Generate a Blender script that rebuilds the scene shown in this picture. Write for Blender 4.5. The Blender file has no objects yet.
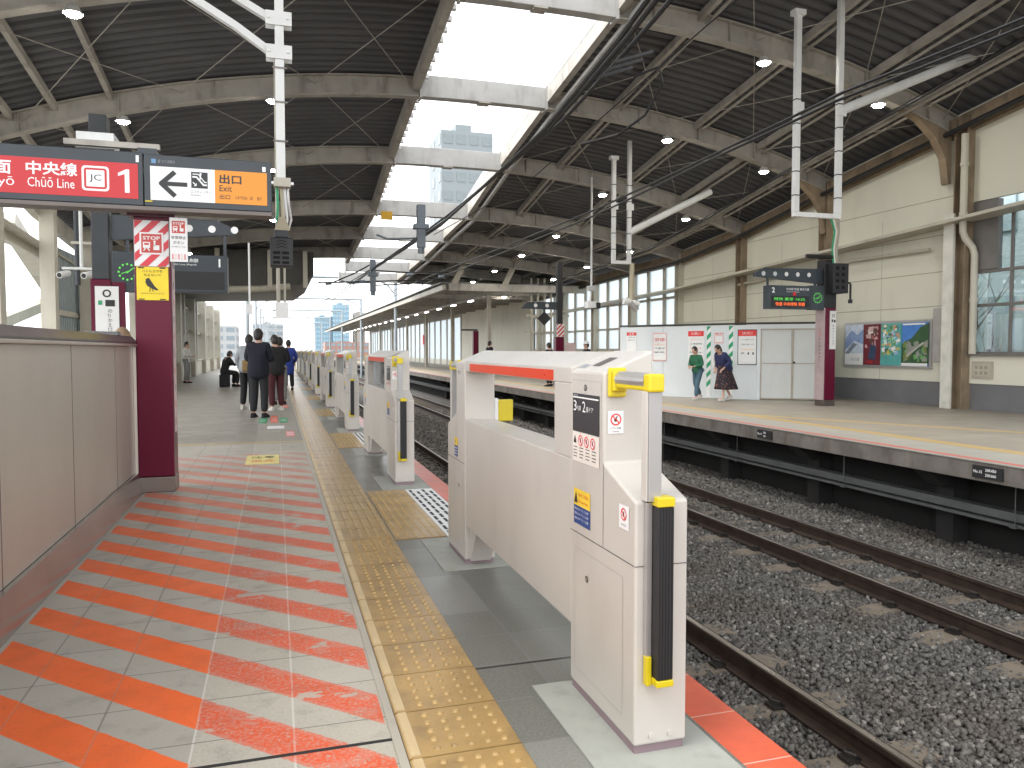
import bpy, math, random
import numpy as np
from mathutils import Vector, Matrix
random.seed(7); rng = np.random.default_rng(7)
R = math.radians
scene = bpy.context.scene
COL = scene.collection
EYE = 1.33

# ------------------------------------------------------------------ materials
MATS = {}
class SH:
    """tiny node-expression builder"""
    def __init__(s, name):
        s.mat = bpy.data.materials.new(name); s.mat.use_nodes = True
        s.nt = s.mat.node_tree; s.nt.nodes.clear()
        s.out = s.n('ShaderNodeOutputMaterial')
        s.geo = s.n('ShaderNodeNewGeometry')
        s.tc = s.n('ShaderNodeTexCoord')
    def n(s, t, **kw):
        nd = s.nt.nodes.new(t)
        for k, v in kw.items(): setattr(nd, k, v)
        return nd
    def put(s, sock, v):
        if v is None: return
        if isinstance(v, (int, float)):
            sock.default_value = v if not hasattr(sock.default_value, '__len__') else (v, v, v, 1)
        elif isinstance(v, (tuple, list)):
            sock.default_value = tuple(v) + ((1,) if len(v) == 3 and len(sock.default_value) == 4 else ())
        else: s.nt.links.new(v, sock)
    def m(s, op, a, b=None, c=None, clamp=False):
        nd = s.n('ShaderNodeMath', operation=op, use_clamp=clamp)
        s.put(nd.inputs[0], a); s.put(nd.inputs[1], b); s.put(nd.inputs[2], c)
        return nd.outputs[0]
    def mix(s, f, a, b):
        nd = s.n('ShaderNodeMix', data_type='RGBA'); nd.clamp_factor = True
        s.put(nd.inputs[0], f); s.put(nd.inputs[6], a); s.put(nd.inputs[7], b)
        return nd.outputs[2]
    def xyz(s, v=None):
        nd = s.n('ShaderNodeSeparateXYZ'); s.nt.links.new(v or s.geo.outputs['Position'], nd.inputs[0]); return nd.outputs
    def vec(s, x, y, z=0.0):
        nd = s.n('ShaderNodeCombineXYZ'); s.put(nd.inputs[0], x); s.put(nd.inputs[1], y); s.put(nd.inputs[2], z); return nd.outputs[0]
    def noise(s, scale, detail=3, vec=None, rough=.55, out=0, stretch=None):
        nd = s.n('ShaderNodeTexNoise'); nd.inputs['Scale'].default_value = scale
        nd.inputs['Detail'].default_value = detail; nd.inputs['Roughness'].default_value = rough
        v = vec or s.tc.outputs['Object']
        if stretch:
            mp = s.n('ShaderNodeMapping'); s.nt.links.new(v, mp.inputs[0]); mp.inputs['Scale'].default_value = stretch; v = mp.outputs[0]
        s.nt.links.new(v, nd.inputs['Vector']); return nd.outputs[out]
    def white(s, v):
        nd = s.n('ShaderNodeTexWhiteNoise', noise_dimensions='3D'); s.nt.links.new(v, nd.inputs['Vector']); return nd.outputs[0]
    def ramp(s, v, lo, hi):
        nd = s.n('ShaderNodeMapRange'); nd.clamp = True
        s.put(nd.inputs[0], v); s.put(nd.inputs[1], lo); s.put(nd.inputs[2], hi); return nd.outputs[0]
    def band(s, v, a, b):   # 1 where a<v<b
        return s.m('MULTIPLY', s.m('GREATER_THAN', v, a), s.m('LESS_THAN', v, b))
    def bump(s, h, strength=.3, dist=.01):
        nd = s.n('ShaderNodeBump'); nd.inputs['Strength'].default_value = strength; nd.inputs['Distance'].default_value = dist
        s.put(nd.inputs['Height'], h); return nd.outputs[0]
    def bsdf(s, color, rough=.5, metal=0., normal=None, emit=None, estr=1., **kw):
        b = s.n('ShaderNodeBsdfPrincipled')
        s.put(b.inputs['Base Color'], color); s.put(b.inputs['Roughness'], rough); s.put(b.inputs['Metallic'], metal)
        if normal is not None: s.put(b.inputs['Normal'], normal)
        if emit is not None:
            s.put(b.inputs['Emission Color'], emit); b.inputs['Emission Strength'].default_value = estr
        for k, v in kw.items(): s.put(b.inputs[k], v)
        s.nt.links.new(b.outputs[0], s.out.inputs[0]); return b

def hsv_scale(c, k): return tuple(min(1, x * k) for x in c)
def mat(name, c, rough=.5, metal=0., var=.12, scale=3., bump=0., bscale=60., grime=0., spec=None, stretch=None, coat=0.):
    if name in MATS: return MATS[name]
    s = SH(name)
    f = s.noise(scale, 5, stretch=stretch)
    f = s.ramp(f, .3, .7)
    col = s.mix(f, hsv_scale(c, 1 - var), hsv_scale(c, 1 + var))
    if grime:
        g = s.ramp(s.noise(scale * 2.3, 6, stretch=(1, 1, .35)), .52, .75)
        col = s.mix(s.m('MULTIPLY', g, grime), col, (.09, .065, .045))
    r = s.m('ADD', rough - .06, s.m('MULTIPLY', s.noise(scale * 4, 3), .12))
    nrm = s.bump(s.noise(bscale, 3), bump) if bump else None
    kw = {}
    if spec is not None: kw['Specular IOR Level'] = spec
    if coat: kw['Coat Weight'] = coat
    s.bsdf(col, r, metal, nrm, **kw)
    MATS[name] = s.mat; return s.mat
def emis(name, c, strength):
    if name in MATS: return MATS[name]
    s = SH(name); s.bsdf((.02, .02, .02), .4, emit=c, estr=strength); MATS[name] = s.mat; return s.mat
def glass(name, tint=(.9, .94, .94), transp=.75, rough=.03):
    if name in MATS: return MATS[name]
    s = SH(name)
    t = s.n('ShaderNodeBsdfTransparent'); t.inputs[0].default_value = tint + (1,)
    g = s.n('ShaderNodeBsdfGlossy'); g.inputs['Roughness'].default_value = rough; g.inputs['Color'].default_value = (.9, .95, 1, 1)
    mx = s.n('ShaderNodeMixShader'); mx.inputs[0].default_value = transp
    s.nt.links.new(g.outputs[0], mx.inputs[1]); s.nt.links.new(t.outputs[0], mx.inputs[2]); s.nt.links.new(mx.outputs[0], s.out.inputs[0])
    MATS[name] = s.mat; return s.mat
def frosted(name, c=(.9, .95, .97), transp=.35):
    if name in MATS: return MATS[name]
    s = SH(name)
    t = s.n('ShaderNodeBsdfTransparent'); t.inputs[0].default_value = c + (1,)
    g = s.n('ShaderNodeBsdfTranslucent'); g.inputs['Color'].default_value = c + (1,)
    d = s.n('ShaderNodeBsdfDiffuse'); d.inputs['Color'].default_value = c + (1,)
    m1 = s.n('ShaderNodeMixShader'); m1.inputs[0].default_value = .75
    s.nt.links.new(d.outputs[0], m1.inputs[1]); s.nt.links.new(g.outputs[0], m1.inputs[2])
    mx = s.n('ShaderNodeMixShader'); mx.inputs[0].default_value = transp
    s.nt.links.new(m1.outputs[0], mx.inputs[1]); s.nt.links.new(t.outputs[0], mx.inputs[2]); s.nt.links.new(mx.outputs[0], s.out.inputs[0])
    MATS[name] = s.mat; return s.mat

gate_white = mat('gate_white', (.535, .505, .46), .32, 0, .06, 1.6, .05, 200, grime=.10)
red_paint = mat('red_band', (.66, .05, .012), .3, 0, .06)
yellow = mat('yellow_plastic', (.62, .49, .012), .35, 0, .06)
rubber = mat('black_rubber', (.018, .018, .02), .55, 0, .1, 5)
alu = mat('aluminium', (.55, .54, .53), .35, .75, .06, 4)
steel = None
seam = mat('seam_dark', (.12, .11, .10), .7)
white_steel = mat('white_painted_steel', (.72, .73, .71), .4, 0, .06, 2, grime=.12)
white_beam = mat('white_beam_paint', (.43, .425, .41), .5, 0, .1, 2, grime=.3)
grey_steel = mat('grey_beige_steel', (.42, .395, .35), .55, 0, .16, 1.6, grime=.5)
brown_steel = mat('weathered_brown_steel', (.25, .19, .125), .7, 0, .3, 1.8, grime=.6)
beige_steel = mat('beige_steel', (.50, .47, .39), .5, 0, .08, 1.4, grime=.2)
dark_steel = mat('dark_grey_steel', (.045, .05, .055), .5, .2, .15)
black_metal = mat('black_metal', (.02, .02, .022), .5, .1, .15)
cable_black = mat('cable_black', (.012, .012, .013), .5)
maroon = mat('maroon_panel', (.115, .004, .026), .3, 0, .06, 2, spec=.25)
maroon_dark = mat('maroon_collar', (.08, .006, .025), .3)  # darker maroon for the pillar collar
paper = mat('white_paper', (.78, .78, .77), .5, 0, .03)
ink = mat('black_ink', (.02, .02, .02), .5)
red_ink = mat('red_ink', (.72, .03, .03), .45)
pink_ink = mat('pale_red_ink', (.75, .30, .28), .5)
blue_ink = mat('navy_ink', (.02, .06, .22), .45)
green_ink = mat('green_ink', (.02, .33, .14), .45)
orange_ink = mat('orange_ink', (.85, .36, .03), .5)
skin_m = mat('skin', (.55, .34, .25), .5, 0, .05)
hair_m = mat('black_hair', (.018, .014, .012), .45, 0, .3, 40, .4, 120)

def brushed(name, c, rough, streak=(1, 1, 60)):
    s = SH(name)
    st = s.noise(3, 4, stretch=streak)
    big = s.noise(.9, 4)
    col = s.mix(s.ramp(big, .3, .7), hsv_scale(c, .86), hsv_scale(c, 1.1))
    r = s.m('ADD', rough, s.m('MULTIPLY', s.m('SUBTRACT', st, .5), .25))
    s.bsdf(col, r, .85, s.bump(st, .06, .003)); MATS[name] = s.mat; return s.mat
steel = brushed('brushed_stainless', (.62, .57, .52), .38, (40, 1, 1))
steel_v = mat('stainless_panel', (.56, .53, .47), .36, .45, .07, 1.0, .03, 30, stretch=(1, 1, .3))
cap_m = mat('stainless_cap_dark', (.13, .13, .13), .3, .5, .1, 2)
kick_m = mat('kick_steel', (.42, .38, .35), .22, .85, .12, 2, grime=.1)
base_m = brushed('pillar_foot_steel', (.20, .17, .155), .35, (40, 1, 1))

# ------------------------------------------------------------------ mesh builder
def wloc(o):
    v = Vector((0, 0, 0))
    while o is not None: v = v + o.location; o = o.parent
    return v
_tcache = {}
def tgeo(s, bold=False):
    k = (s, bold)
    if k not in _tcache:
        cu = bpy.data.curves.new('tmp', 'FONT'); cu.body = s; cu.size = 1; cu.resolution_u = 2
        if bold: cu.offset = .022
        ob = bpy.data.objects.new('tmp', cu); COL.objects.link(ob)
        dg = bpy.context.evaluated_depsgraph_get(); me = bpy.data.meshes.new_from_object(ob.evaluated_get(dg))
        vs = [(v.co.x, v.co.y) for v in me.vertices]; fs = [tuple(p.vertices) for p in me.polygons]
        bpy.data.objects.remove(ob); bpy.data.curves.remove(cu); bpy.data.meshes.remove(me)
        _tcache[k] = (vs, fs)
    return _tcache[k]

class MB:
    def __init__(s): s.v = []; s.f = []; s.mi = []; s.mats = []
    def mid(s, m):
        if m not in s.mats: s.mats.append(m)
        return s.mats.index(m)
    def add(s, vs, fs, m):
        b = len(s.v); s.v += [tuple(v) for v in vs]; i = s.mid(m)
        for f in fs: s.f.append(tuple(b + k for k in f)); s.mi.append(i)
        return s
    def box(s, x0, x1, y0, y1, z0, z1, m):
        vs = [(x, y, z) for z in (z0, z1) for y in (y0, y1) for x in (x0, x1)]
        return s.add(vs, [(0, 2, 3, 1), (4, 5, 7, 6), (0, 1, 5, 4), (2, 6, 7, 3), (0, 4, 6, 2), (1, 3, 7, 5)], m)
    def bar(s, p, q, w, h, m, up=(0, 0, 1)):
        p = Vector(p); q = Vector(q); d = (q - p).normalized(); up = Vector(up)
        if abs(d.dot(up)) > .99: up = Vector((1, 0, 0)) if abs(d.x) < .9 else Vector((0, 1, 0))
        a = d.cross(up).normalized(); b = a.cross(d)
        vs = [c + a * i * w / 2 + b * j * h / 2 for c in (p, q) for j in (-1, 1) for i in (-1, 1)]
        return s.add(vs, [(0, 2, 3, 1), (4, 5, 7, 6), (0, 1, 5, 4), (2, 6, 7, 3), (0, 4, 6, 2), (1, 3, 7, 5)], m)
    def tube(s, pts, r, m, n=8, r2=None, caps=True):
        pts = [Vector(p) for p in pts]; N = len(pts); vs = []; fs = []; prev = None
        for i, p in enumerate(pts):
            d = (pts[min(i + 1, N - 1)] - pts[max(i - 1, 0)]).normalized()
            if prev is None:
                ref = Vector((0, 0, 1)) if abs(d.z) < .9 else Vector((1, 0, 0))
                a = d.cross(ref).normalized()
            else:
                a = (prev - d * prev.dot(d)).normalized()
            prev = a; b = d.cross(a); rr = r if r2 is None else r + (r2 - r) * i / (N - 1)
            vs += [p + (a * math.cos(t) + b * math.sin(t)) * rr for t in [2 * math.pi * k / n for k in range(n)]]
        for i in range(N - 1):
            for k in range(n): fs.append((i * n + k, i * n + (k + 1) % n, (i + 1) * n + (k + 1) % n, (i + 1) * n + k))
        if caps: fs += [tuple(range(n - 1, -1, -1)), tuple((N - 1) * n + k for k in range(n))]
        return s.add(vs, fs, m)
    def prism(s, pa, pb, m):
        n = len(pa)
        return s.add(list(pa) + list(pb), [tuple(range(n - 1, -1, -1)), tuple(range(n, 2 * n))] + [(i, (i + 1) % n, n + (i + 1) % n, n + i) for i in range(n)], m)
    def ext_x(s, poly, x0, x1, m): return s.prism([(x0, y, z) for y, z in poly], [(x1, y, z) for y, z in poly], m)
    def ext_y(s, poly, y0, y1, m): return s.prism([(x, y0, z) for x, z in poly], [(x, y1, z) for x, z in poly], m)
    def ext_z(s, poly, z0, z1, m): return s.prism([(x, y, z0) for x, y in poly], [(x, y, z1) for x, y in poly], m)
    # planar graphics: frame = (origin, u, v, n)
    def poly(s, fr, pts, m, d=.003):
        o, u, v, n = fr
        return s.add([o + u * a + v * b + n * d for a, b in pts], [tuple(range(len(pts)))], m)
    def rect(s, fr, a0, a1, b0, b1, m, d=.003): return s.poly(fr, [(a0, b0), (a1, b0), (a1, b1), (a0, b1)], m, d)
    def disc(s, fr, a, b, r, m, d=.003, n=20): return s.poly(fr, [(a + r * math.cos(2 * math.pi * k / n), b + r * math.sin(2 * math.pi * k / n)) for k in range(n)], m, d)
    def ring(s, fr, a, b, r0, r1, m, d=.003, n=24):
        o, u, v, nn = fr; vs = []
        for k in range(n):
            t = 2 * math.pi * k / n
            for r in (r0, r1): vs.append(o + u * (a + r * math.cos(t)) + v * (b + r * math.sin(t)) + nn * d)
        return s.add(vs, [(2 * k, 2 * k + 1, (2 * k + 3) % (2 * n), (2 * k + 2) % (2 * n)) for k in range(n)], m)
    def line(s, fr, pts, w, m, d=.004):
        o, u, v, n = fr
        for (a0, b0), (a1, b1) in zip(pts, pts[1:]):
            L = math.hypot(a1 - a0, b1 - b0) or 1e-6; px, py = -(b1 - b0) / L * w / 2, (a1 - a0) / L * w / 2
            ex, ey = (a1 - a0) / L * w * .3, (b1 - b0) / L * w * .3
            s.poly(fr, [(a0 + px - ex, b0 + py - ey), (a0 - px - ex, b0 - py - ey), (a1 - px + ex, b1 - py + ey), (a1 + px + ex, b1 + py + ey)], m, d)
            d += .0004
        return s
    def text(s, fr, t, a, b, h, m, d=.004, width=None, bold=False, align='L'):
        o, u, v, n = fr; vs, fs = tgeo(t, bold)
        if not vs: return s
        x0 = min(p[0] for p in vs); x1 = max(p[0] for p in vs); y0 = min(p[1] for p in vs); y1 = max(p[1] for p in vs)
        sy = h / max(y1 - y0, 1e-6); sx = sy if width is None else width / max(x1 - x0, 1e-6)
        w = (x1 - x0) * sx; off = {'L': 0, 'C': -w / 2, 'R': -w}[align]
        return s.add([o + u * (a + off + (x - x0) * sx) + v * (b + (y - y0) * sy) + n * d for x, y in vs], fs, m)
    def build(s, name, parent=None, bevel=0., smooth=False, origin=None):
        me = bpy.data.meshes.new(name)
        off = wloc(parent) if parent is not None else Vector(origin or (0, 0, 0))
        me.from_pydata([tuple(Vector(v) - off) for v in s.v], [], s.f)
        for m in s.mats: me.materials.append(m)
        me.polygons.foreach_set('material_index', s.mi)
        if smooth: me.polygons.foreach_set('use_smooth', [True] * len(me.polygons))
        me.update()
        o = bpy.data.objects.new(name, me); COL.objects.link(o)
        if parent is not None: o.parent = parent
        elif origin: o.location = origin
        if bevel:
            b = o.modifiers.new('b', 'BEVEL'); b.width = bevel; b.segments = 2; b.limit_method = 'ANGLE'; b.angle_limit = R(50)
        return o
def FR(o, u, n=None):   # vertical plane frame with horizontal direction u
    u = Vector(u).normalized(); v = Vector((0, 0, 1)); nn = Vector(n) if n else u.cross(v)
    return (Vector(o), u, v, nn.normalized())
def face_cam(x, y, z): return FR((x, y, z), (1, 0, 0), (0, -1, 0))     # plane facing -Y
def face_left(x, y, z): return FR((x, y, z), (0, -1, 0), (-1, 0, 0))   # plane facing -X
def thing(name, label, cat, loc=(0, 0, 0), group=None, rz=0):
    o = bpy.data.objects.new(name, None); COL.objects.link(o); o.location = loc; o.empty_display_size = .2
    o['label'] = label; o['category'] = cat
    if group: o['group'] = group
    return o
def tag(o, label, cat, group=None):
    o['label'] = label; o['category'] = cat
    if group: o['group'] = group
    return o
def struct(o, kind='structure'): o['kind'] = kind; return o
def copy_tree(o, dy=0, dx=0, dz=0, parent=None):
    c = o.copy(); COL.objects.link(c)
    if parent is not None: c.parent = parent
    else: c.location = o.location + Vector((dx, dy, dz))
    for ch in o.children: copy_tree(ch, parent=c)
    return c

# ------------------------------------------------------------------ floor materials
def floor_near():
    s = SH('platform_floor')
    P = s.xyz(); X, Y = P[0], P[1]; pos = s.geo.outputs['Position']
    gx = s.m('DIVIDE', s.m('ADD', X, .285 + 3.28), .328); gy = s.m('DIVIDE', s.m('ADD', Y, -2.42 + 16.5), .33)
    cell = s.vec(s.m('FLOOR', gx), s.m('FLOOR', gy))
    rnd = s.white(cell)
    fx = s.m('FRACT', gx); fy = s.m('FRACT', gy)
    ex = s.m('MINIMUM', fx, s.m('SUBTRACT', 1, fx)); ey = s.m('MINIMUM', fy, s.m('SUBTRACT', 1, fy))
    jx = s.m('LESS_THAN', ex, .012); jy = s.m('LESS_THAN', ey, .009)
    A = (.43, .405, .35); B = (.47, .43, .355); C = (.115, .12, .105); F = (.26, .24, .205)
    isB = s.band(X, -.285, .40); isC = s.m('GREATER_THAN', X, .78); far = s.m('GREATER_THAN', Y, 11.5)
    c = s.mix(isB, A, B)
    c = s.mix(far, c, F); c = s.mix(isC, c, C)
    big = s.noise(.7, 5, pos); fine = s.noise(90, 3, pos); mid = s.noise(7, 5, pos)
    c = s.mix(s.m('MULTIPLY', s.ramp(big, .35, .7), .35), c, (.19, .18, .16))
    c = s.mix(s.m('MULTIPLY', s.m('SUBTRACT', rnd, .5), .35), c, (.5, .5, .47))
    c = s.mix(s.m('MULTIPLY', s.ramp(mid, .55, .75), .5), c, (.15, .145, .125))
    c = s.mix(s.m('MULTIPLY', s.ramp(s.noise(38, 5, pos, .7), .62, .70), .5), c, (.10, .095, .085))
    spk = s.ramp(fine, .35, .65)
    c = s.mix(s.m('MULTIPLY', spk, s.m('ADD', .12, s.m('MULTIPLY', isB, .30))), c, (.56, .53, .45))
    c = s.mix(s.m('MULTIPLY', jx, s.m('SUBTRACT', .6, s.m('MULTIPLY', far, .4))), c, s.mix(isC, s.mix(s.m('GREATER_THAN', X, -.31), (.15, .14, .12), (.66, .64, .58)), (.2, .2, .19)))
    c = s.mix(s.m('MULTIPLY', jy, .7), c, s.mix(isC, (.09, .085, .08), (.2, .2, .19)))
    # stripes
    ph = s.m('FRACT', s.m('DIVIDE', s.m('ADD', s.m('ADD', X, Y), -2.565 + 9.7 + .0), .485))
    wob = s.m('MULTIPLY', s.m('SUBTRACT', s.noise(14, 3, pos), .5), .05)
    st = s.m('LESS_THAN', s.m('ADD', ph, wob), .51)
    area = s.m('MULTIPLY', s.band(X, -1.17, .355), s.band(Y, -4.0, 10.35))
    wearL = s.ramp(s.noise(30, 6, pos, .7), .27, .31)
    wn = s.m('MULTIPLY', s.ramp(s.noise(65, 4, pos, .7), .36, .52), s.ramp(s.noise(5, 4, pos), .33, .42))
    edge = s.m('ABSOLUTE', s.m('SUBTRACT', ph, .255))
    wearR = s.m('MULTIPLY', wn, s.ramp(s.m('ADD', edge, s.m('MULTIPLY', s.noise(9, 3, pos), .10)), .31, .24))
    wearR = s.m('MAXIMUM', wearR, s.m('MULTIPLY', s.ramp(s.noise(80, 2, pos), .36, .46), .74))
    flake = s.ramp(s.noise(4.5, 5, s.geo.outputs['Position'], .6, stretch=(1, 1.6, 1)), .60, .62)
    wearR = s.m('MULTIPLY', wearR, s.m('SUBTRACT', 1, s.m('MULTIPLY', flake, .85)))
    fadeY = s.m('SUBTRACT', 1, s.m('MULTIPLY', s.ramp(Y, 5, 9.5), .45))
    wear = s.mix(isB, wearL, wearR)
    col = s.mix(isB, (.85, .14, .025), (.70, .105, .038))
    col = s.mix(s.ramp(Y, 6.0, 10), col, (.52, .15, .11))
    col = s.mix(s.m('MULTIPLY', s.ramp(mid, .45, .75), .35), col, (.42, .09, .03))
    col = s.mix(s.m('MULTIPLY', s.ramp(s.noise(38, 5, pos, .7), .60, .70), .45), col, (.22, .06, .03))
    fac = s.m('MULTIPLY', s.m('MULTIPLY', st, area), s.m('MULTIPLY', wear, fadeY))
    fac = s.m('MULTIPLY', fac, s.m('SUBTRACT', 1, s.m('MULTIPLY', jx, .3)))
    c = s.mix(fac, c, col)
    # red edge of the platform
    red = s.m('GREATER_THAN', X, 1.42)
    rc = s.mix(s.ramp(mid, .3, .7), (.68, .115, .05), (.52, .085, .04))
    rc = s.mix(s.m('MULTIPLY', jy, .8), rc, (.65, .45, .38))
    rc = s.mix(s.ramp(Y, 6, 16), rc, (.62, .22, .19))
    c = s.mix(red, c, rc)
    # expansion joints
    ejm = s.m('MAXIMUM', s.m('MULTIPLY', s.band(Y, 3.05, 3.068), s.m('GREATER_THAN', X, .39)), s.m('MULTIPLY', s.band(Y, 2.57, 2.59), s.band(X, -.29, .4)))
    c = s.mix(ejm, c, (.02, .02, .02))
    h = s.m('ADD', s.m('MULTIPLY', fine, s.m('ADD', .3, s.m('MULTIPLY', isB, .9))), s.m('MULTIPLY', s.m('MAXIMUM', jx, jy), -2.5))
    rough = s.m('ADD', s.m('SUBTRACT', s.m('ADD', .34, s.m('MULTIPLY', isB, .2)), s.m('MULTIPLY', isC, .12)), s.m('MULTIPLY', s.noise(3, 4, pos), .22))
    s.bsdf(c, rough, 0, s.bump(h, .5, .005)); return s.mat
def floor_far():
    s = SH('platform_two_floor')
    P = s.xyz(); X, Y = P[0], P[1]; pos = s.geo.outputs['Position']
    gx = s.m('DIVIDE', X, .45); gy = s.m('DIVIDE', Y, .45)
    fx = s.m('FRACT', gx); fy = s.m('FRACT', gy)
    j = s.m('MAXIMUM', s.m('LESS_THAN', fx, .02), s.m('LESS_THAN', fy, .02))
    c = s.mix(s.white(s.vec(s.m('FLOOR', gx), s.m('FLOOR', gy))), (.32, .285, .23), (.38, .34, .28))
    c = s.mix(s.ramp(s.noise(.8, 5, pos), .35, .7), c, (.29, .255, .21))
    c = s.mix(s.m('MULTIPLY', s.m('LESS_THAN', X, 9.0), .6), c, (.42, .41, .37))
    c = s.mix(s.m('MULTIPLY', j, .5), c, (.14, .13, .11))
    c = s.mix(s.band(X, 8.13, 8.24), c, (.60, .14, .11))
    y2 = s.m('ADD', s.m('MULTIPLY', X, 1.0), 0)
    band = s.m('MULTIPLY', s.band(X, 9.02, 9.30), s.ramp(s.noise(20, 3, pos), .25, .4))
    c = s.mix(s.m('MULTIPLY', band, .85), c, (.52, .36, .13))
    b2 = s.m('MULTIPLY', s.band(s.m('ADD', Y, s.m('MULTIPLY', X, 1.91)), 31.1, 31.6), s.band(X, 9.3, 14))
    c = s.mix(s.m('MULTIPLY', b2, .8), c, (.55, .38, .12))
    w = s.m('MULTIPLY', s.band(X, 8.55, 8.95), s.band(Y, 12.6, 13.1))
    s.bsdf(c, s.m('ADD', .42, s.m('MULTIPLY', s.noise(3, 3, pos), .2)), 0, s.bump(s.noise(80, 2, pos), .15, .003)); return s.mat
M_floor = floor_near(); M_floor2 = floor_far()
def ballast_mat(name, disp):
    s = SH(name); pos = s.geo.outputs['Position']
    if disp:
        v = s.n('ShaderNodeTexVoronoi'); v.inputs['Scale'].default_value = 22; s.nt.links.new(pos, v.inputs['Vector'])
        v2 = s.n('ShaderNodeTexVoronoi'); v2.inputs['Scale'].default_value = 22; v2.feature = 'DISTANCE_TO_EDGE'; s.nt.links.new(pos, v2.inputs['Vector'])
        g = s.xyz(v.outputs['Color'])[0]
        c = s.mix(g, (.06, .055, .05), (.17, .16, .145))
        c = s.mix(s.ramp(v2.outputs['Distance'], .0, .12), (.015, .014, .013), c)
        s.bsdf(c, .8, 0, s.bump(s.m('ADD', v2.outputs['Distance'], s.m('MULTIPLY', g, .3)), .9, .03))
    else:
        g = s.geo.outputs['Random Per Island']
        c = s.mix(g, (.07, .066, .06), (.20, .19, .172))
        c = s.mix(s.m('GREATER_THAN', g, .93), c, (.30, .28, .25))
        c = s.mix(s.m('MULTIPLY', s.ramp(s.noise(1.1, 4, pos), .45, .7), .45), c, (.085, .06, .042))
        s.bsdf(c, .75, 0, s.bump(s.noise(60, 3, pos), .4, .01))
    return s.mat
M_ballast = ballast_mat('ballast_bed', True); M_stone = ballast_mat('ballast_stone', False)
M_dark = mat('shade_black', (.012, .011, .010), .85, 0, .3, 1)  # near black that stands in for deep shade under the platform and in the stairs
M_conc = mat('stained_concrete', (.26, .245, .225), .75, 0, .25, 2.2, .3, 30, grime=.75)
M_conc2 = mat('plain_concrete', (.33, .32, .30), .7, 0, .12, 1.5, .2, 30, grime=.3)
M_tact = mat('tactile_yellow', (.37, .235, .085), .30, 0, .26, 2.6, .15, 80, grime=.45)
M_tact2 = mat('tactile_stud_yellow', (.42, .28, .11), .3, 0, .22, 5, grime=.15)
M_tactbar = mat('tactile_bar_pale', (.56, .42, .23), .42, 0, .1, 5, grime=.15)
M_pad = mat('mortar_pad', (.36, .37, .33), .6, 0, .1, 4, .15, 50, grime=.25)
M_sleeper = mat('sleeper_concrete', (.20, .165, .125), .8, 0, .22, 3, .3, 40, grime=.4)
M_rust = mat('rail_rust', (.055, .036, .026), .6, .35, .35, 6, grime=.3)
M_railtop = mat('rail_head', (.42, .38, .34), .3, .9, .15, 5, stretch=(8, .2, 1))
M_clip = mat('spring_clip', (.05, .045, .04), .5, .5, .2, 8)
M_deck = mat('corrugated_deck', (.115, .116, .122), .65, .1, .18, .6, grime=.15)
M_wall = mat('cream_wall_panel', (.66, .645, .54), .55, 0, .05, .5, .04, 40, grime=.12)
M_dado = mat('grey_dado', (.16, .16, .165), .6, 0, .12, 1.5)
M_hoard = mat('white_hoarding', (.66, .70, .71), .38, 0, .04, 1, grime=.05)
M_doorp = mat('hoarding_door', (.58, .60, .58), .4, 0, .05, 1, grime=.08)
M_winf = mat('window_frame_beige', (.42, .385, .32), .5, 0, .1, 2, grime=.15)
G_clear = glass('clear_pane'); G_gate = glass('gate_pane', (.85, .88, .88), .35, .12); G_frost = frosted('frosted_pane')

# ------------------------------------------------------------------ setting: ground, floors, track bed
b = MB(); b.box(-900, 900, -300, 1500, -7.2, -7.0, mat('street_asphalt', (.30, .30, .30), .8)); struct(b.build('ground'))
b = MB(); b.box(-6.0, 1.60, -12, 95, -.25, 0, M_floor); struct(b.build('platform_floor'))
b = MB(); b.box(8.05, 15.1, -6, 130, -.012, 0, M_floor2); b.box(8.06, 15.1, -6, 130, -.24, -.013, mat('fascia_concrete', (.15, .135, .12), .8, 0, .3, 2.5, .3, 30, grime=.8)); struct(b.build('far_platform_floor'))
b = MB(); b.box(-7, 19, -14, 400, -1.75, -1.312, M_ballast); b.box(-6.5, 17, -14, 400, -7, -1.76, M_conc2); struct(b.build('track_bed'))
b = MB()
b.box(1.18, 1.50, -12, 95, -1.30, -.252, M_conc)
b.box(-5.9, 1.1, 94, 95, -1.3, -.252, M_conc)
tag(b.build('platform_base_wall'), 'stained concrete wall carrying the near platform above the ballast', 'wall')
# support posts and back wall under the far platform, shade painted in as near black
b = MB(); b.box(9.0, 9.1, -6, 130, -1.30, -.25, M_dark); tag(b.build('platform_back_wall'), 'concrete wall coloured near black for the shade deep under the opposite platform', 'wall')
p0 = None
for k in range(14):
    y = 5.4 + 2.7 * k
    if p0 is None:
        b = MB(); M_post = mat('post_shade_black', (.025, .023, .022), .85, 0, .3); b.box(8.72, 8.99, y, y + .28, -1.32, -.5, M_post)  # post colour carries the under-platform shade, darker than bare concrete
        b.prism([(8.55, y, -.5), (8.99, y, -.5), (8.99, y, -.25), (8.25, y, -.25)], [(8.55, y + .28, -.5), (8.99, y + .28, -.5), (8.99, y + .28, -.25), (8.25, y + .28, -.25)], M_post)
        p0 = b.build('platform_support', origin=(9.1, y, -1.3)); o = p0
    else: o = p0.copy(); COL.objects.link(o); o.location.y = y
    tag(o, 'flared concrete post, coloured near black as shade, in the row under the opposite platform edge', 'support post', 'concrete posts under the opposite platform')
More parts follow.
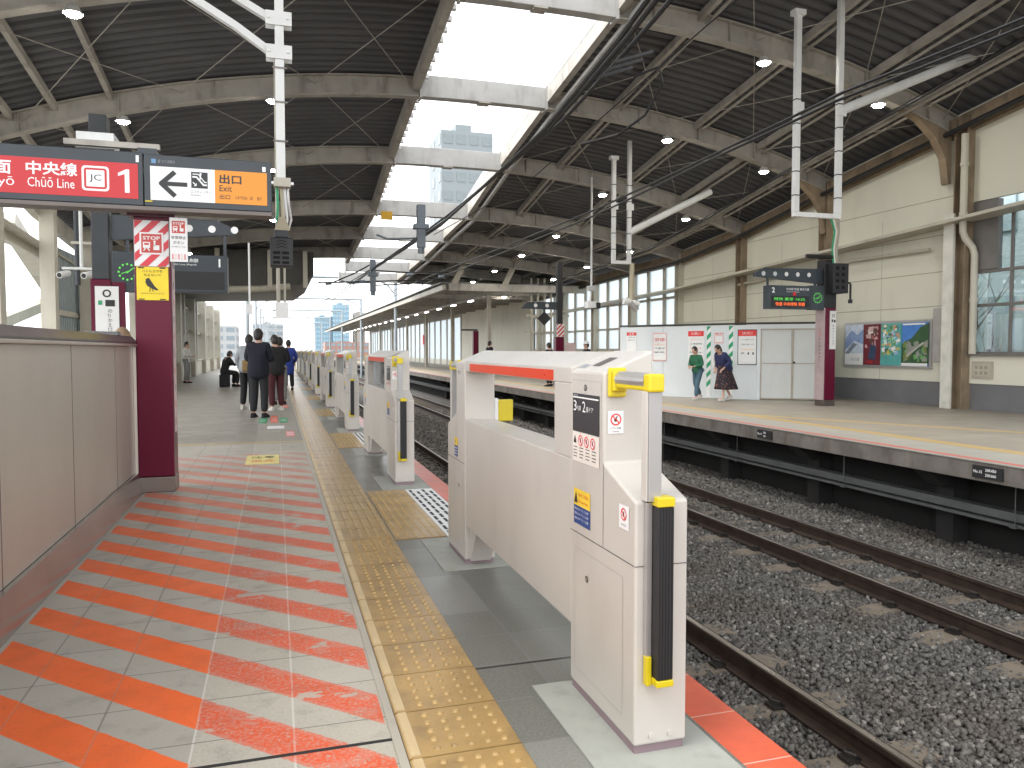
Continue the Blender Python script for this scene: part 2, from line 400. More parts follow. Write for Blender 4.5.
# cable tray
t = thing('cable_tray', 'long grey steel cable tray running under the opposite platform edge', 'cable tray', (8.6, 5, -.7))
b = MB(); b.box(8.45, 8.62, -2, 95, -.73, -.63, mat('galvanised', (.15, .16, .155), .5, .3, .12, 3, grime=.2)); b.box(8.44, 8.72, -2, 95, -.80, -.76, MATS['galvanised']); b.build('tray', t)
for k in range(12):
    b = MB(); y = 6.95 + 2.9 * k; b.tube([(8.42, y, -.24), (8.42, y, -.78)], .007, MATS['galvanised'], 6); b.box(8.38, 8.46, y - .04, y + .04, -.80, -.775, MATS['galvanised']); b.build('hanger_rod', t)
for (y, l, tx) in ((7.0, 'black kilometre plate with white figures on the opposite platform edge, nearer one', ['No.15', '20K450', '20K460']), (11.35, 'black kilometre plate with white figures on the opposite platform edge, farther one', ['No.14', '20K', '470'])):
    b = MB(); b.box(8.025, 8.048, y - .2, y + .2, -.20, -.05, ink); fr = face_left(8.025, y, -.2)
    b.text(fr, tx[0], -.18, .06, .035, paper, bold=True); b.text(fr, tx[1], -.02, .09, .035, paper, bold=True); b.text(fr, tx[2], -.02, .03, .035, paper, bold=True)
    tag(b.build('distance_plate', origin=(8.03, y, -.2)), l, 'plate')

# stones
def stones():
    C = []
    def zone(x0, x1, y0, y1, dens, z, s):
        n = int((x1 - x0) * (y1 - y0) * dens); C.append(np.column_stack([rng.uniform(x0, x1, n), rng.uniform(y0, y1, n), np.full(n, z) + rng.uniform(-.012, .022, n), np.full(n, s)]))
    zone(1.52, 9.9, 2.2, 9, 1250, -1.306, .0215)
    zone(2.4, 9.9, 9, 17, 620, -1.306, .027)
    zone(2.4, 9.9, 17, 34, 180, -1.308, .038)
    c = np.concatenate(C); n = len(c)
    # mound a little between tracks
    base = np.array([[x, y, z] for z in (-1, 1) for y in (-1, 1) for x in (-1, 1)], float)
    v = base[None] * (1 + rng.uniform(-.45, .25, (n, 8, 3))) * rng.uniform(.45, 1.05, (n, 1, 3)) * c[:, 3][:, None, None]
    a = rng.uniform(0, 6.28, (n, 3)); cx, sx = np.cos(a), np.sin(a)
    def rot(v, i, j, c_, s_):
        w = v.copy(); w[..., i] = v[..., i] * c_[:, None] - v[..., j] * s_[:, None]; w[..., j] = v[..., i] * s_[:, None] + v[..., j] * c_[:, None]; return w
    v = rot(v, 0, 1, cx[:, 0], sx[:, 0]); v = rot(v, 1, 2, cx[:, 1], sx[:, 1]); v = rot(v, 0, 2, cx[:, 2], sx[:, 2])
    v += c[:, None, :3]; v = v.reshape(-1, 3)
    q = np.array([(0, 2, 3, 1), (4, 5, 7, 6), (0, 1, 5, 4), (2, 6, 7, 3), (0, 4, 6, 2), (1, 3, 7, 5)])
    f = (q[None] + (np.arange(n) * 8)[:, None, None]).reshape(-1)
    me = bpy.data.meshes.new('ballast_stones'); me.vertices.add(len(v)); me.vertices.foreach_set('co', v.ravel())
    me.loops.add(len(f)); me.loops.foreach_set('vertex_index', f); nf = len(f) // 4
    me.polygons.add(nf); me.polygons.foreach_set('loop_start', np.arange(nf) * 4); me.materials.append(M_stone); me.update(calc_edges=True); me.validate()
    o = bpy.data.objects.new('ballast_gravel', me); COL.objects.link(o); tag(o, 'grey crushed stone ballast between and beside the rails', 'gravel'); o['kind'] = 'stuff'
stones()

# rails
RAILX = [(2.48, 'near track rail hidden beside the near platform edge'), (3.55, 'nearest visible rail beside the orange platform edge'), (6.02, 'rail of the opposite track on its side toward the gates'), (7.09, 'rail of the opposite track closest to the opposite platform')]
for x, l in RAILX:
    b = MB(); z = -1.27
    prof = [(-.075, 0), (.075, 0), (.075, .014), (.014, .035), (.012, .115), (.037, .130), (.037, .166), (-.037, .166), (-.037, .130), (-.012, .115), (-.014, .035), (-.075, .014)]
    b.ext_y([(x + a, z + c) for a, c in prof], -8, 240, M_rust)
    b.prism([(x - .024, -8, z + .1675), (x + .024, -8, z + .1675), (x + .02, -8, z + .1705), (x - .02, -8, z + .1705)], [(x - .024, 240, z + .1675), (x + .024, 240, z + .1675), (x + .02, 240, z + .1705), (x - .02, 240, z + .1705)], M_railtop)
    tag(b.build('rail', origin=(x, 0, z)), l, 'rail')
# sleepers
def make_sleeper(xc):
    y = 3.93
    t = thing('sleeper', '', 'sleeper', (xc, y, -1.30))
    b = MB(); H = -1.2645
    xs = [-1.05, -.75, -.35, .35, .75, 1.05]; w = [.15, .15, .11, .11, .15, .15]; zz = [H - .02, H, H - .012, H - .012, H, H - .02]
    vs = []; fs = []
    for x, ww, z_ in zip(xs, w, zz): vs += [(xc + x, y - ww, -1.4), (xc + x, y - ww * .8, z_), (xc + x, y + ww * .8, z_), (xc + x, y + ww, -1.4)]
    for i in range(5):
        for k in range(4): fs.append((i * 4 + k, (i + 1) * 4 + k, (i + 1) * 4 + (k + 1) % 4, i * 4 + (k + 1) % 4))
    fs += [(0, 1, 2, 3), (23, 22, 21, 20)]
    b.add(vs, fs, M_sleeper); b.build('sleeper_body', t)
    for rx in (xc - .535, xc + .535):
        for sg in (-1, 1):
            b = MB(); X0 = rx + sg * .055; pts = [(X0, y - .04, H + .015), (X0 + sg * .05, y - .05, H + .05), (X0 + sg * .085, y, H + .055), (X0 + sg * .05, y + .05, H + .05), (X0, y + .04, H + .015)]
            b.tube(pts, .011, M_clip, 6); b.box(min(X0, X0 + sg * .1), max(X0, X0 + sg * .1), y - .055, y + .055, H - .005, H + .018, M_clip); b.build('rail_clip', t)
    return t
for xc, who in ((3.015, 'near'), (6.555, 'opposite')):
    s0 = make_sleeper(xc)
    for k in range(-2, 70):
        if k < 0 and who == 'opposite': continue
        o = s0 if k == 0 else copy_tree(s0, dy=k * .765)
        if k > 26:
            for c in list(o.children):
                if c.name.startswith('rail_clip'): bpy.data.objects.remove(c)
        tag(o, f'brown stained concrete sleeper under the rails of the {who} track', 'sleeper', f'sleepers of the {who} track')

# ------------------------------------------------------------------ tactile paving
GATE0, PITCH, NG = 2.23, 5.25, 13
t = thing('tactile_paving', 'long yellow tactile paving strip with pale edge bar beside the gates', 'tactile paving', (.4, 0, 0))
b = MB()
for k in range(-6, 250):
    y = 2.42 + .33 * k
    if y > 80: break
    b.box(.395, .775, y + .004, y + .326, 0, .006, M_tact)
STRIP = b
b = MB(); b.box(.362, .392, -1, 82, .0005, .006, M_winf); b.build('edge_trim', t)
b = MB()
for k in range(-6, 240):
    y = 2.42 + .33 * k; b.prism([(.40, y + .01, .006), (.44, y + .01, .006), (.435, y + .01, .012), (.405, y + .01, .012)], [(.40, y + .32, .006), (.44, y + .32, .006), (.435, y + .32, .012), (.405, y + .32, .012)], M_tactbar)
b.build('edge_bar', t)
b = STRIP
b.box(.394, .778, -1, 82, .0005, .0025, mat('joint_brown', (.06, .045, .03), .8))
def stud(b, x, y, z0, r=.0125, h=.006, m=M_tact2, n=8):
    vs = [(x + r * math.cos(6.2832 * i / n), y + r * math.sin(6.2832 * i / n), z0) for i in range(n)] + [(x + r * .62 * math.cos(6.2832 * i / n), y + r * .62 * math.sin(6.2832 * i / n), z0 + h) for i in range(n)]
    b.add(vs, [(i, (i + 1) % n, n + (i + 1) % n, n + i) for i in range(n)] + [tuple(range(n, 2 * n))], m)
for k in range(-3, 9):
    for i in range(5):
        for j in range(5): stud(b, .497 + .058 * i, 2.42 + .33 * k + .045 + .06 * j, .006, .0135, .0075)
for x in (.50, .56, .62, .68, .745):
    k0 = 9
    for k in range(k0, 235):
        y = 2.42 + .33 * k; b.box(x - .011, x + .011, y + .006, y + .324, .006, .0125, M_tact2)
b.build('strip', t)
for g in range(NG):
    y0 = GATE0 + 2.83 + PITCH * g + .27; y1 = GATE0 + PITCH * (g + 1) - .24
    tp = thing('boarding_paving', 'x', 'tactile paving', (1.1, y0, 0))
    b = MB(); n = 6; L = (y1 - y0) / n
    for k in range(n): b.box(.79, 1.15, y0 + L * k + .004, y0 + L * (k + 1) - .004, 0, .006, M_tact)
    if g < 5:
        for i in range(6):
            for k in range(int((y1 - y0) / .06)): stud(b, .82 + .058 * i, y0 + .04 + .06 * k, .006, .0115, .005, n=6)
    b.build('yellow_tiles', tp)
    b = MB(); b.box(1.155, 1.41, y0 + .004, y1 - .004, 0, .005, paper)
    for i in range(4):
        for k in range(int((y1 - y0) / .17)):
            yy = y0 + .03 + .17 * k + (.08 if i % 2 else 0)
            if yy + .12 < y1: b.box(1.180 + i * .060, 1.202 + i * .060, yy, yy + .12, .0055, .0085, mat('grip_dark', (.05, .055, .06), .8))
    b.build('grip_strip', tp)
    tag(tp, ['yellow studded paving in the door opening between the nearest and the second gate', 'yellow studded paving in the door opening between the second and the third gate'][g] if g < 2 else 'yellow studded paving patch in a door opening of the distant gate row', 'tactile paving', 'studded patches in the door openings')
# floor stickers
b = MB(); b.box(-.36, .02, 9.36, 10.15, .001, .004, mat('sticker_yellow', (.72, .62, .22), .5, grime=.2))
fr = (Vector((-.36, 9.36, .004)), Vector((1, 0, 0)), Vector((0, 1, 0)), Vector((0, 0, 1)))
b.text(fr, '注意', .05, .50, .18, ink, d=.002, width=.28); b.text(fr, '足元', .05, .16, .18, red_ink, d=.002, width=.28)
tag(b.build('floor_sticker', origin=(-.2, 9.7, 0)), 'yellow notice sticker on the red striped platform floor', 'floor sticker')
b = MB(); b.box(-5.5, .36, 11.48, 11.66, .0005, .004, mat('yellow_line', (.44, .35, .20), .5, grime=.4)); tag(b.build('floor_line', origin=(-2, 11.5, 0)), 'worn yellow line across the platform floor where the red stripes end', 'floor marking')
sq = [(-.02, 13.55, 'pale striped queue marking nearest on the platform floor', paper, .28, .5), (.20, 12.25, 'pink square sticker beside the tactile strip', mat('pink_sticker', (.75, .25, .25), .5), .13, .8),
      (-.25, 14.7, 'green rectangular queue marking, the one on the inner side', green_ink, .14, 1.0), (-.05, 14.7, 'red queue marking between two green ones', mat('red_sticker', (.75, .16, .10), .5), .13, 1.5), (.12, 14.7, 'green rectangular queue marking, the one toward the gates', green_ink, .14, 1.0), (.20, 18.4, 'red queue marking by the feet of the waiting line', mat('red_sticker', (.75, .16, .10), .5), .12, .9)]
for x, y, l, m_, w, d in sq:
    b = MB(); b.box(x - w / 2, x + w / 2, y, y + d, .001, .004, m_)
    for q in (.3, .6): b.box(x - w / 2 + .02, x + w / 2 - .02, y + d * q, y + d * q + .06, .0045, .006, paper)
    tag(b.build('queue_marking', origin=(x, y, 0)), l, 'floor marking')

# ------------------------------------------------------------------ platform gate
def no_sign(b, fr, a, c, r, hand=True, d=.003):
    b.disc(fr, a, c, r, paper, d); b.ring(fr, a, c, r * .78, r, red_ink, d + .001)
    b.disc(fr, a - r * .05, c - r * .1, r * .3, ink, d + .001, 8); b.line(fr, [(a - r * .05, c), (a + r * .2, c + r * .5)], r * .18, ink, d + .0012)
    b.line(fr, [(a - r * .6, c + r * .6), (a + r * .6, c - r * .6)], r * .2, red_ink, d + .0022)
def make_gate():
    Y = GATE0; xa, xb = 1.10, 1.29
    g = thing('platform_gate', 'x', 'platform gate', (1.195, Y, 0))
    ztl, ztr = 1.25, 1.33
    def post(name, sgn, y0, L, sticker):
        # y0 is the open end; sgn the direction towards the panel
        P = lambda d: y0 + sgn * d
        b = MB()
        lo = [(0, .035), (0, .84), (.255, .93), (.255, None), (L, None), (L, .035)]
        def side(x, zt): return [(x, P(d), zt if z is None else z) for d, z in lo]
        pa, pb = side(xa, ztl), side(xb, ztr)
        b.prism(pa, pb, gate_white)
        o = b.build(name, g, bevel=.008)
        d = MB(); d.box(xa + .006, xb - .006, min(P(.01), P(L - .01)), max(P(.01), P(L - .01)), .006, .035, mat('plinth', (.25, .18, .20), .5)); d.build('plinth', o)
        d = MB()
        fr = FR((xa, P(0), 0), (0, sgn, 0), (-1, 0, 0))
        w = .0022
        d.rect(fr, 0.004, L - .004, .628, .6315, seam, .0012); d.rect(fr, .253, .256, .632, .93, seam, .0012); d.rect(fr, .24, L - .02, .03, .0305, seam, .0012)
        for (a0, a1, c0, c1) in ((.09, L - .05, .10, .57),):
            for q in ((a0, a1, c0, c0 + w), (a0, a1, c1, c1 + w), (a0, a0 + w, c0, c1), (a1, a1 + w, c0, c1)): d.rect(fr, *q, mat('seam_soft', (.42, .40, .37), .6), .0012)
        for q in ((.275, L - .02, 1.215, 1.217), (.275, .277, .98, 1.215)): d.rect(fr, *q, MATS['seam_soft'], .0012)
        ff = FR((xa, P(0), 0), (1, 0, 0), (0, -sgn, 0)); d.rect(ff, .0, .19, .628, .6315, seam, .0012)
        d.build('seams', o)
        d = MB()
        for (a, c) in ((L - .17, .475), (L - .15, 1.19)):
            d.ring(fr, a, c, .008, .012, black_metal, .003, 12); d.disc(fr, a, c, .008, alu, .003, 10)
        for a in (.06, .13): 
            cx, cz = xa + a, .065; d.tube([(cx, P(-.006) , cz), (cx, P(0), cz)], .009, gate_white, 10)
        d.build('lock', o)
        return o, fr
    LA, LB = .57, .49
    pa, fa = post('near_post', 1, Y, LA, True); pa.name = 'post'
    pb, fb = post('post', -1, Y + 2.83, LB, False)
    # sign panel on post A
    b = MB(); u0 = FR((xa, Y, 0), (0, -1, 0), (-1, 0, 0))   # reading left to right runs toward -Y
    b.rect(u0, -.545, -.29, 1.02, 1.165, mat('screen_dark', (.035, .035, .04), .35), .002)
    b.text(u0, '3', -.532, 1.098, .040, paper, .004, width=.030); b.text(u0, '号車', -.496, 1.100, .020, paper, .004, width=.036); b.text(u0, '2', -.444, 1.098, .040, paper, .004, width=.030); b.text(u0, '番ドア', -.408, 1.100, .020, paper, .004, width=.066)
    b.rect(u0, -.54, -.295, 1.148, 1.1532, paper, .003); b.text(u0, '1号車  10号車', -.53, 1.1555, .006, paper, .003)
    b.build('number_panel', pa)
    b = MB(); b.rect(u0, -.545, -.29, .905, 1.018, mat('sticker_white', (.70, .64, .58), .5), .002)
    b.poly(u0, [(-.535, .975), (-.505, .975), (-.52, 1.005)], ink, .003); 
    for k in range(3): no_sign(b, u0, -.462 + .058 * k, .988, .021)
    for k in range(4):
        for j in range(4): b.rect(u0, -.535 + .060 * k, -.495 + .060 * k - .004 * (j % 2), .958 - .012 * j, .961 - .012 * j, ink, .003)
    b.build('warning_sticker', pa)
    b = MB(); b.rect(u0, -.53, -.37, .735, .80, mat('sticker_amber', (.80, .56, .05), .5), .002); b.rect(u0, -.53, -.37, .665, .735, blue_ink, .002)
    b.poly(u0, [(-.525, .745), (-.49, .745), (-.507, .79)], ink, .003); b.text(u0, 'かけこみ禁止', -.482, .772, .014, red_ink, .003, width=.10); b.text(u0, 'Do not rush', -.482, .75, .010, red_ink, .003, width=.09)
    for j in range(3): b.text(u0, '閉まるドアにご注意', -.52, .718 - .018 * j, .009, paper, .003, width=.135)
    b.build('safety_sticker', pa)
    b = MB(); b.rect(u0, -.12, -.045, .735, .815, paper, .002); no_sign(b, u0, -.082, .785, .021); b.text(u0, 'さわるな', -.082, .745, .009, ink, .003, align='C'); b.build('hand_sticker', pa)
    f2 = face_cam(xa, Y + .255, 0)
    b = MB(); b.rect(f2, .015, .075, 1.035, 1.115, paper, .002); no_sign(b, f2, .045, 1.085, .021); b.text(f2, 'ドアに注意', .045, 1.050, .008, ink, .003, align='C'); b.text(f2, 'Caution', .045, 1.040, .006, ink, .003, align='C'); b.build('hand_sticker', pa)
    b = MB(); u1 = u0; b.rect(u1, -2.62, -2.53, .72, .77, MATS['sticker_amber'], .002); b.rect(u1, -2.62, -2.53, .65, .72, blue_ink, .002)
    b.text(u1, '注意', -2.61, .735, .02, ink, .003); 
    for j in range(3): b.rect(u1, -2.61, -2.54, .665 + .018 * j, .670 + .018 * j, paper, .003)
    b.build('safety_sticker', pb)
    # panel between the posts
    y0, y1 = Y + LA + .004, Y + 2.83 - LB - .004
    b = MB()
    b.box(xa + .004, xb - .006, y0, y1, .25, .905, gate_white)
    b.prism([(xa + .004, y0, 1.20), (xa + .004, y0, 1.262), (xb - .006, y0, 1.325), (xb - .006, y0, 1.20)][::-1], [(xa + .004, y1, 1.20), (xa + .004, y1, 1.262), (xb - .006, y1, 1.325), (xb - .006, y1, 1.20)][::-1], gate_white)
    b.box(xa + .004, xb - .006, y0, Y + .77, .9052, 1.1998, gate_white)
    pn = b.build('panel', g, bevel=.004)
    b = MB(); b.box(xa + .001, xa + .004, Y + .78, Y + 2.22, 1.204, 1.248, red_paint); b.build('red_band', pn)
    b = MB(); b.box(xa + .02, xb - .02, Y + LA - .03, Y + LA + .03, .2, .2495, mat('panel_bracket', (.2, .2, .2), .5)); b.build('bracket', pn)
    # foot brace
    b = MB(); yb = Y + 2.83 - LB; b.ext_x([(yb, .03), (yb, .249), (yb - .17, .249), (yb - .02, .03)], xa + .03, xb - .03, gate_white); b.build('foot', pb, bevel=.003)
    # safety arm at both open ends
    for sgn, ye, par in ((1, Y, pa), (-1, Y + 2.83, pb)):
        P = lambda d: ye + sgn * d
        def bx(b, x0, x1, d0, d1, z0, z1, m): b.box(x0, x1, min(P(d0), P(d1)), max(P(d0), P(d1)), z0, z1, m)
        b = MB(); bx(b, 1.112, 1.178, .235, .254, 1.165, 1.268, yellow); bx(b, 1.120, 1.172, .215, .235, 1.185, 1.255, yellow); br = b.build('arm', par, bevel=.006)
        b = MB(); b.tube([(1.15, P(.22), 1.228), (1.15, P(.0), 1.228)], .0285, alu, 16); b.build('arm_tube', br, smooth=False)
        b = MB(); bx(b, 1.126, 1.174, -.0, .215, 1.198, 1.222, yellow); bx(b, 1.122, 1.178, -.045, .0, 1.196, 1.254, yellow); b.build('arm_sleeve', br, bevel=.007)
        b = MB(); bx(b, 1.128, 1.174, -.035, .018, .845, 1.198, mat('column_grey', (.36, .355, .35), .4, .3, .05)); bx(b, 1.123, 1.128, -.03, .01, .845, 1.198, gate_white); b.build('sensor_column', par, bevel=.003)
        b = MB(); bx(b, 1.150, 1.205, -.062, -.018, .275, .83, rubber)
        for k in range(5): bx(b, 1.155 + k * .0105, 1.159 + k * .0105, -.0645, -.062, .275, .83, mat('rubber_rib', (.008, .008, .009), .5))
        b.build('rubber_bumper', par, bevel=.003)
        b = MB(); bx(b, 1.147, 1.208, -.064, -.004, .832, .862, yellow); b.build('bumper_cap', par, bevel=.003); b = MB(); bx(b, 1.147, 1.208, -.064, -.004, .25, .272, yellow); bx(b, 1.128, 1.1468, -.03, -.004, .245, .34, yellow); b.build('bumper_cap', par, bevel=.003)
        b = MB(); bx(b, 1.13, 1.148, -.022, -.002, .29, .84, alu); b.build('bumper_rail', par)
    # track side detector
    b = MB(); b.box(xb + .001, xb + .03, Y + 2.36, Y + 2.43, .89, 1.03, paper); b.box(xb + .03, xb + .13, Y + 2.375, Y + 2.41, .885, 1.02, yellow); b.build('track_sensor', g, bevel=.006)
    # top plate labels
    b = MB()
    sl = (ztr - ztl) / (xb - xa); nn = Vector((-sl, 0, 1)).normalized()
    fr = (Vector((xa, Y + .30, ztl)), Vector((0, 1, 0)), Vector((1, 0, sl)).normalized(), nn)
    b.rect(fr, .10, .17, .05, .13, seam, .0015); b.rect(fr, .20, .26, .03, .06, mat('label_grey', (.3, .32, .35), .5), .0015); b.build('top_label', pa)
    return g
def make_pad(y0, y1, label):
    b = MB(); b.box(.95, 1.40, y0, y1, .0005, .0055, M_pad); o = b.build('mortar_pad', origin=(1.1, y0, 0)); tag(o, label, 'mortar pad', 'mortar pads under the gate posts')
gate0 = make_gate()
gl = {0: 'nearest white platform gate with an open window, red band and door number panel', 1: 'second white platform gate from the camera, red band and yellow arm', 2: 'third white platform gate, just behind the second one', 3: 'fourth white platform gate in the row along the track'}
gates = [gate0]
for k in range(1, NG): gates.append(copy_tree(gate0, dy=PITCH * k))
for k, g in enumerate(gates):
    tag(g, gl.get(k, 'small distant white platform gate with yellow arms in the far part of the row'), 'platform gate', 'platform gates along the track')
    if k >= 1:
        for ch in g.children:
            if ch.name.startswith('panel'):
                b = MB(); b.box(1.185, 1.195, GATE0 + .775, GATE0 + 2.83 - .495, .907, 1.198, G_gate); o = b.build('window_pane', gate0); o.parent = ch; 
    if k < 6:
        w = {0: 'under the nearest gate', 1: 'under the second gate'}.get(k, 'under a distant gate')
        make_pad(GATE0 + PITCH * k - .23, GATE0 + PITCH * k + .6, f'pale mortar pad {w}, at its end toward the camera' if k < 2 else 'pale mortar pad under a post of a distant gate')
        make_pad(GATE0 + PITCH * k + 2.25, GATE0 + PITCH * k + 3.05, f'pale mortar pad {w}, at its end away from the camera' if k < 2 else 'pale mortar pad under a post of a distant gate')

# ------------------------------------------------------------------ stair parapet (left)
t = thing('stair_parapet', 'brushed stainless parapet around the stair opening beside the orange stripes', 'parapet', (-1.3, 2, 0))
b = MB(); ys = [-2.1, -.75, .6, 1.95, 2.9, 4.18, 5.57, 6.98, 7.80]
for a, c in zip(ys, ys[1:]): b.box(-1.30, -1.262, a + .004, c - .004, .19, 1.36, steel_v)
b.box(-1.34, -1.30, -2.1, 7.8, .0, 1.36, black_metal)
b.box(-4.3, -1.345, 7.77, 7.80, .19, 1.36, steel_v)
for q in ys: b.box(-1.2625, -1.2605, q - .004, q + .004, .19, 1.36, seam)
b.build('panel', t)
b = MB(); b.ext_y([(-1.30, .0), (-1.192, .0), (-1.232, .187), (-1.30, .187)], -2.1, 7.80, kick_m); b.build('kick_plate', t)
b = MB(); b.ext_y([(-1.36, 1.362), (-1.235, 1.362), (-1.225, 1.40), (-1.27, 1.455), (-1.36, 1.46)], -2.1, 7.83, cap_m); b.box(-1.24, -1.221, -2.1, 7.83, 1.362, 1.385, steel); b.build('cap_rail', t, bevel=.006)
b = MB(); b.box(-1.262, -1.235, 7.80, 7.84, 0, 1.39, steel); b.build('end_post', t)
b = MB(); b.ext_y([(-4.3, 1.36), (-4.0, 1.37), (-3.9, 1.60), (-4.3, 1.60)], -2.1, 7.8, cap_m); b.box(-4.3, -4.26, -2.1, 7.8, 0, 1.36, steel); b.build('far_side', t)
b = MB(); b.box(-4.3, -1.36, 7.72, 7.86, 1.365, 1.50, cap_m); b.build('end_cap', t, bevel=.02)
b = MB(); b.box(-4.2, -1.37, -2.1, 7.7, 0.001, .01, M_dark); tag(b.build('stair_shade_sheet', origin=(-3, 2, 0)), 'near black sheet painting the shade of the stair opening behind the stainless parapet', 'stair')  # flat sheet in place of the steps, shade painted as near black

# ------------------------------------------------------------------ overhead sign on the left
SG = 7.6
def lens_mat(name, c, e=.04):
    if name in MATS: return MATS[name]
    s = SH(name); s.bsdf(c, .3, emit=c, estr=e); MATS[name] = s.mat; return s.mat
L_red = lens_mat('sign_red', (.52, .005, .010)); L_wht = lens_mat('sign_white', (.80, .81, .80)); L_org = lens_mat('sign_orange', (.70, .25, .003)); L_blk = mat('sign_black', (.015, .017, .02), .4)
sgf = mat('sign_frame_slate', (.035, .045, .055), .4)
t = thing('line_sign', 'red hanging sign reading Chūō Line, JC and platform 1', 'sign', (-2.4, SG, 2.6))
b = MB(); b.box(-4.3, -1.115, SG, SG + .16, 2.62, 3.09, sgf); b.build('housing', t, bevel=.006)
b = MB(); fr = face_cam(0, SG, 0)
b.rect(fr, -4.27, -1.155, 2.675, 2.985, L_red, .003)
b.text(fr, '東京方面', -2.74, 2.83, .125, L_wht, .005, bold=True, width=.60); b.text(fr, 'for Tōkyō', -2.62, 2.715, .095, L_wht, .005, width=.50)
b.text(fr, '中央線', -2.03, 2.84, .115, L_wht, .005, bold=True, width=.395); b.text(fr, 'Chūō Line', -2.02, 2.735, .085, L_wht, .005, width=.36)
def rr(fr, b, cx, cz, s, r, m, d):
    pts = []
    for qx, qz, a0 in ((1, 1, 0), (-1, 1, 90), (-1, -1, 180), (1, -1, 270)):
        for k in range(5): a = R(a0 + 22.5 * k); pts.append((cx + qx * (s - r) + r * math.cos(a), cz + qz * (s - r) + r * math.sin(a)))
    b.poly(fr, pts, m, d)
rr(fr, b, -1.495, 2.835, .108, .03, L_wht, .004); rr(fr, b, -1.495, 2.835, .090, .022, L_red, .005); rr(fr, b, -1.495, 2.835, .072, .004, L_wht, .006); b.text(fr, 'JC', -1.495, 2.80, .07, L_blk, .0075, align='C', width=.095)
b.poly(fr, [(-1.225, 2.725), (-1.225, 2.93), (-1.25, 2.93), (-1.315, 2.895), (-1.315, 2.868), (-1.262, 2.888), (-1.262, 2.725)], L_wht, .005); b.rect(fr, -1.17, -1.145, 3.0, 3.06, L_wht, .005)
b.build('sign_face', t)
b = MB(); b.box(-4.3, -.02, SG - .03, SG + .19, 2.575, 2.612, mat('sign_rail_brown', (.17, .145, .13), .5)); b.build('support_rail', t, bevel=.004)
b = MB(); b.box(-1.75, -.98, SG + .04, SG + .10, 3.13, 3.18, grey_steel); b.box(-1.16, -1.0, SG + .02, SG + .13, 3.08, 3.135, sgf); b.build('bracket', t)
b = MB(); b.box(-1.66, -1.36, SG + .09, SG + .35, 3.12, 3.26, white_steel); b.build('junction_box', t)
t = thing('exit_sign', 'white and orange hanging exit sign with arrow and escalator symbol', 'sign', (-.55, SG, 2.6))
b = MB(); b.box(-1.105, -.02, SG, SG + .16, 2.62, 3.08, sgf); b.build('housing', t, bevel=.006)
b = MB()
b.rect(fr, -1.055, -.515, 2.675, 2.975, L_wht, .003); b.rect(fr, -.515, -.06, 2.675, 2.975, L_org, .0035)
b.line(fr, [(-.86, 2.925), (-.965, 2.825), (-.86, 2.725)], .042, L_blk, .005); b.line(fr, [(-.955, 2.825), (-.76, 2.825)], .038, L_blk, .007)
b.rect(fr, -.715, -.575, 2.80, 2.945, L_blk, .005)
b.line(fr, [(-.70, 2.90), (-.67, 2.90), (-.61, 2.83), (-.585, 2.83)], .014, L_wht, .007); b.line(fr, [(-.70, 2.925), (-.655, 2.925), (-.60, 2.855), (-.585, 2.855)], .008, L_wht, .007)
b.disc(fr, -.635, 2.928, .010, L_wht, .007, 8); b.line(fr, [(-.635, 2.915), (-.64, 2.88)], .010, L_wht, .009); b.line(fr, [(-.70, 2.85), (-.675, 2.825)], .008, L_wht, .007); b.line(fr, [(-.69, 2.82), (-.673, 2.823), (-.673, 2.842)], .006, L_wht, .007)
b.text(fr, 'エスカレーター', -.72, 2.755, .026, L_blk, .005, width=.17); b.text(fr, 'Escalator', -.72, 2.732, .014, L_blk, .005, width=.09)
b.text(fr, '出口', -.475, 2.855, .085, L_blk, .006, bold=True, width=.19); b.text(fr, 'Exit', -.475, 2.785, .055, L_blk, .006, width=.105); b.text(fr, '出口', -.475, 2.715, .042, L_blk, .006, width=.09); b.text(fr, '나가는 곳', -.335, 2.718, .033, L_blk, .006, width=.15); b.text(fr, '출구', -.15, 2.718, .033, L_blk, .006, width=.04)
b.rect(fr, -1.045, -1.005, 3.0, 3.04, mat('label_blue', (.15, .3, .5), .5), .005); b.text(fr, '駅 のりば案内', -.99, 3.005, .03, MATS['label_grey'], .005, width=.14); b.rect(fr, -.10, -.07, 2.985, 3.03, L_wht, .005); b.rect(fr, -1.10, -1.04, 2.655, 2.668, yellow, .006)
b.build('sign_face', t)

